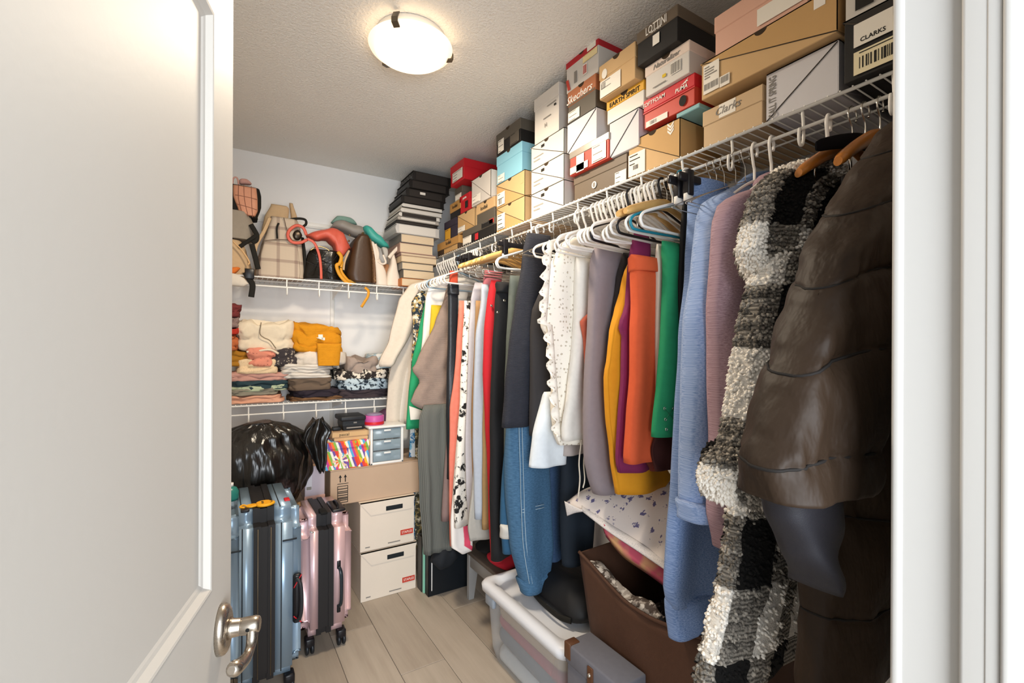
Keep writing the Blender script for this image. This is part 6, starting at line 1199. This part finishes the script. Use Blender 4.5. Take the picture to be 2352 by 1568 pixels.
MB().tube(spline([(1.115, 1.36, TZ + .03), (1.095, 1.42, TZ + .028), (1.10, 1.55, TZ + .03), (1.12, 1.66, TZ + .04)], 20), .012, 8, flat=.4, up=(0, 0, 1)).build('strap', m_webb, bl); MB().bbox(1.085, 1.125, 1.60, 1.68, TZ + .02, TZ + .05, .01, 3).build('strap_pad', m_bplast, bl)
# grey fabric box with leather tab
gz1 = .415; gb3 = thing('grey_storage_box', 'grey fabric storage box with brown leather tab in front of the hamper', 'storage box', (1.02, 1.09, 0)); mgf = mat('grey_fabric', '6a6a72', .85, 'cloth')
MB().bbox(.975, 1.075, .97, 1.21, .004, gz1 - .05, .006, 2).build('body', mgf, gb3); MB().bbox(.97, 1.08, .965, 1.215, gz1 - .065, gz1, .006, 2).build('lid', mgf, gb3)
mtb = mat('tan_strap', '5c3a24', .45, 'leather'); MB().bbox(.965, .972, 1.076, 1.1, gz1 - .14, gz1 - .012, .002, 2).build('tab', mtb, gb3); MB().lathe([(.001, -.006), (.006, -.004), (.006, .002)], (.965, 1.088, gz1 - .035), 12, 'X').build('stud', m_chrome, gb3)
MB().bbox(.967, 1.01, 1.185, 1.2165, gz1 - .05, gz1 + .004, .004, 2).build('corner_cap', mtb, gb3)
# brown hamper
HX, HB = 1.10, 1.50; mh = mat('brown_hamper_fabric', '4a2f20', .7, 'cloth', '3c2518'); mhi = mat('hamper_lining', '171210', .9)
hm = thing('laundry_hamper', 'brown fabric laundry hamper with sagging front rim', 'hamper', (1.3, 1.0, 0))
rim = [atX(x, y, HX) for x, y in ((1330, 1268), (1360, 1300), (1400, 1345), (1440, 1385), (1490, 1418), (1540, 1440), (1600, 1462), (1690, 1490))]
ry = [(-p.y, p.z) for p in rim]; y1_, y0_ = rim[0].y, rim[-1].y
P = []
for i in range(17):
    t = i / 16; row = []
    for j in range(29):
        u = j / 28; y = lerp(y1_ - .12 * (1 - t), y0_ + .0 * (1 - t), u); zr = interp(ry, -lerp(y1_, y0_, u))[0]; z = lerp(.004, zr, t)
        row.append(Vector((HX + .03 * (1 - t) - .025 * math.sin(PI * u) * math.sin(PI * t) + .006 * noise.noise(Vector((u * 6, t * 5, 1))), y, z)))
    P.append(row)
MB().grid(P, True, .006, (-1, 0, 0)).build('front_wall', mh, hm)
mb = MB(); mb.tube([p + Vector((0, 0, .002)) for p in spline(rim, 40)], .006, 8); mb.build('rim', mh, hm)
for y, n in ((y1_, 'side_wall'), (y0_, 'side_wall')):
    o_ = .12 if y == y1_ else 0; mb = MB(); mb.prism([(HX + .03, y - o_, .004), (HB, y - o_, .004), (HB, y, .66), (HX, y, rim[0].z if o_ else rim[-1].z)], (0, -.006 if o_ else .006, 0)); mb.build(n, mh, hm)
mb = MB(); mb.box(HB, HB + .008, y0_, y1_, .004, .70); mb.build('back_wall', mhi, hm); MB().box(HX + .03, HB, y0_, y1_ - .12, .004, .01).build('bottom', mhi, hm)
hl = MB(); hl.grid([[Vector((lerp(HX + .015, HB - .02, v), lerp(y1_ - .02, y0_ + .02, u), .34 + .06 * v + .04 * noise.noise(Vector((u * 5, v * 5, 3))))) for v in [k / 10 for k in range(11)]] for u in [k / 24 for k in range(25)]], True, .02, (0, 0, 1)); hl.build('laundry', mat('laundry_print', '8a8078', .9, 'camo', '4a4038', sc=22, col3='b0a8a0'), hm)
L = []; PT = [atX(x, y, HX + .05) for x, y in ((1352, 1292), (1372, 1308), (1400, 1342), (1440, 1380), (1480, 1402), (1520, 1424))]
for i, p in enumerate(spline(PT, 34)):
    q = .35 + .65 * math.sin(PI * (i + 1) / 36) ** .5; L.append([p + Vector((math.cos(c) * .035 * q, 0, math.sin(c) * .028 * q)) + Vector((math.cos(c), 0, math.sin(c))) * .02 * noise.noise(Vector((p.y * 22, math.cos(c) * 1.5, math.sin(c) * 1.5))) for c in [2 * PI * k / 18 for k in range(18)]])
lp_ = MB().loops(L).build('printed_cloth', mat('grey_print', '9c948c', .9, 'camo', '4c423c', sc=26, col3='c8c2ba')); tag(lp_, 'grey printed cloth bunched along the hamper rim', 'cloth')
# quilts piled above the hamper on a dark trunk
tz = .70
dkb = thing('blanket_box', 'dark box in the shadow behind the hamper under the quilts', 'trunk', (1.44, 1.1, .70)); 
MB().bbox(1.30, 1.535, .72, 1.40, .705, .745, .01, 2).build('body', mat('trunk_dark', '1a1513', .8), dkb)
def drape(name, label, pts_top, pts_bot, m, n=26, k=14, thick=.012, rough=.012, cat='quilt', mid=.02):
    T, B = spline(pts_top, n), spline(pts_bot, n); P = []
    for i in range(n):
        row = []
        for j in range(k + 1):
            t = j / k; p = T[i].lerp(B[i], t) + Vector((-.3, -.3, .9)) * mid * math.sin(PI * t); w = noise.noise(p * 8 + Vector((0, 0, len(name)))); row.append(p + Vector((-.5, -.4, .7)) * w * rough)
        P.append(row)
    o = MB().grid(P, True, thick, (-.5, -.4, .6)).build(name, m); return tag(o, label, cat, 'quilts above the hamper')
def at3(px, py, d):
    r_ = ray(px, py); return CAMP + r_ * d
drape('floral_quilt', 'white quilt with small blue flower sprigs draped above the hamper', [at3(1300, 1152, 1.83), at3(1345, 1122, 1.80), at3(1420, 1100, 1.77), at3(1500, 1090, 1.70), at3(1565, 1090, 1.62)], [at3(1304, 1180, 1.74), at3(1338, 1172, 1.70), at3(1395, 1216, 1.60), at3(1470, 1264, 1.50), at3(1545, 1316, 1.40)], mat('sprig_quilt', 'd4cbc6', .9, 'floral', '5e5a80', sc=30, size=.27, rnd=.5, warp=.035, bump=.2))
fq = bpy.data.objects['floral_quilt']
for nm, T_, B_ in (('border', [at3(1296, 1150, 1.75), at3(1316, 1160, 1.72), at3(1338, 1170, 1.69)], [at3(1302, 1183, 1.74), at3(1320, 1176, 1.71), at3(1338, 1173, 1.68)]), ('border', [at3(1336, 1158, 1.715), at3(1400, 1200, 1.615), at3(1475, 1248, 1.515), at3(1548, 1298, 1.42)], [at3(1336, 1172, 1.69), at3(1395, 1218, 1.59), at3(1470, 1268, 1.49), at3(1546, 1320, 1.39)])):
    q = drape(nm, 'x', T_, B_, mat('quilt_dots', 'cfcac8', .9, 'dots', '6c7080', sc=150, size=.25, rnd=.1), n=16, k=6, thick=.008, rough=.002, mid=.004)
    for kk in ('label', 'category', 'group'): del q[kk]
    q.location = q.location - fq.location; q.parent = fq
drape('peach_quilt', 'peach and pink quilt rolled under the sprigged one', [at3(1385, 1212, 1.64), at3(1440, 1240, 1.60), at3(1500, 1276, 1.53), at3(1560, 1320, 1.46)], [at3(1388, 1218, 1.60), at3(1430, 1270, 1.55), at3(1490, 1310, 1.48), at3(1560, 1365, 1.40)], mat('peach_patch', 'b88c64', .9, 'camo', 'b04c60', sc=5, bump=.2), thick=.05, mid=.03)
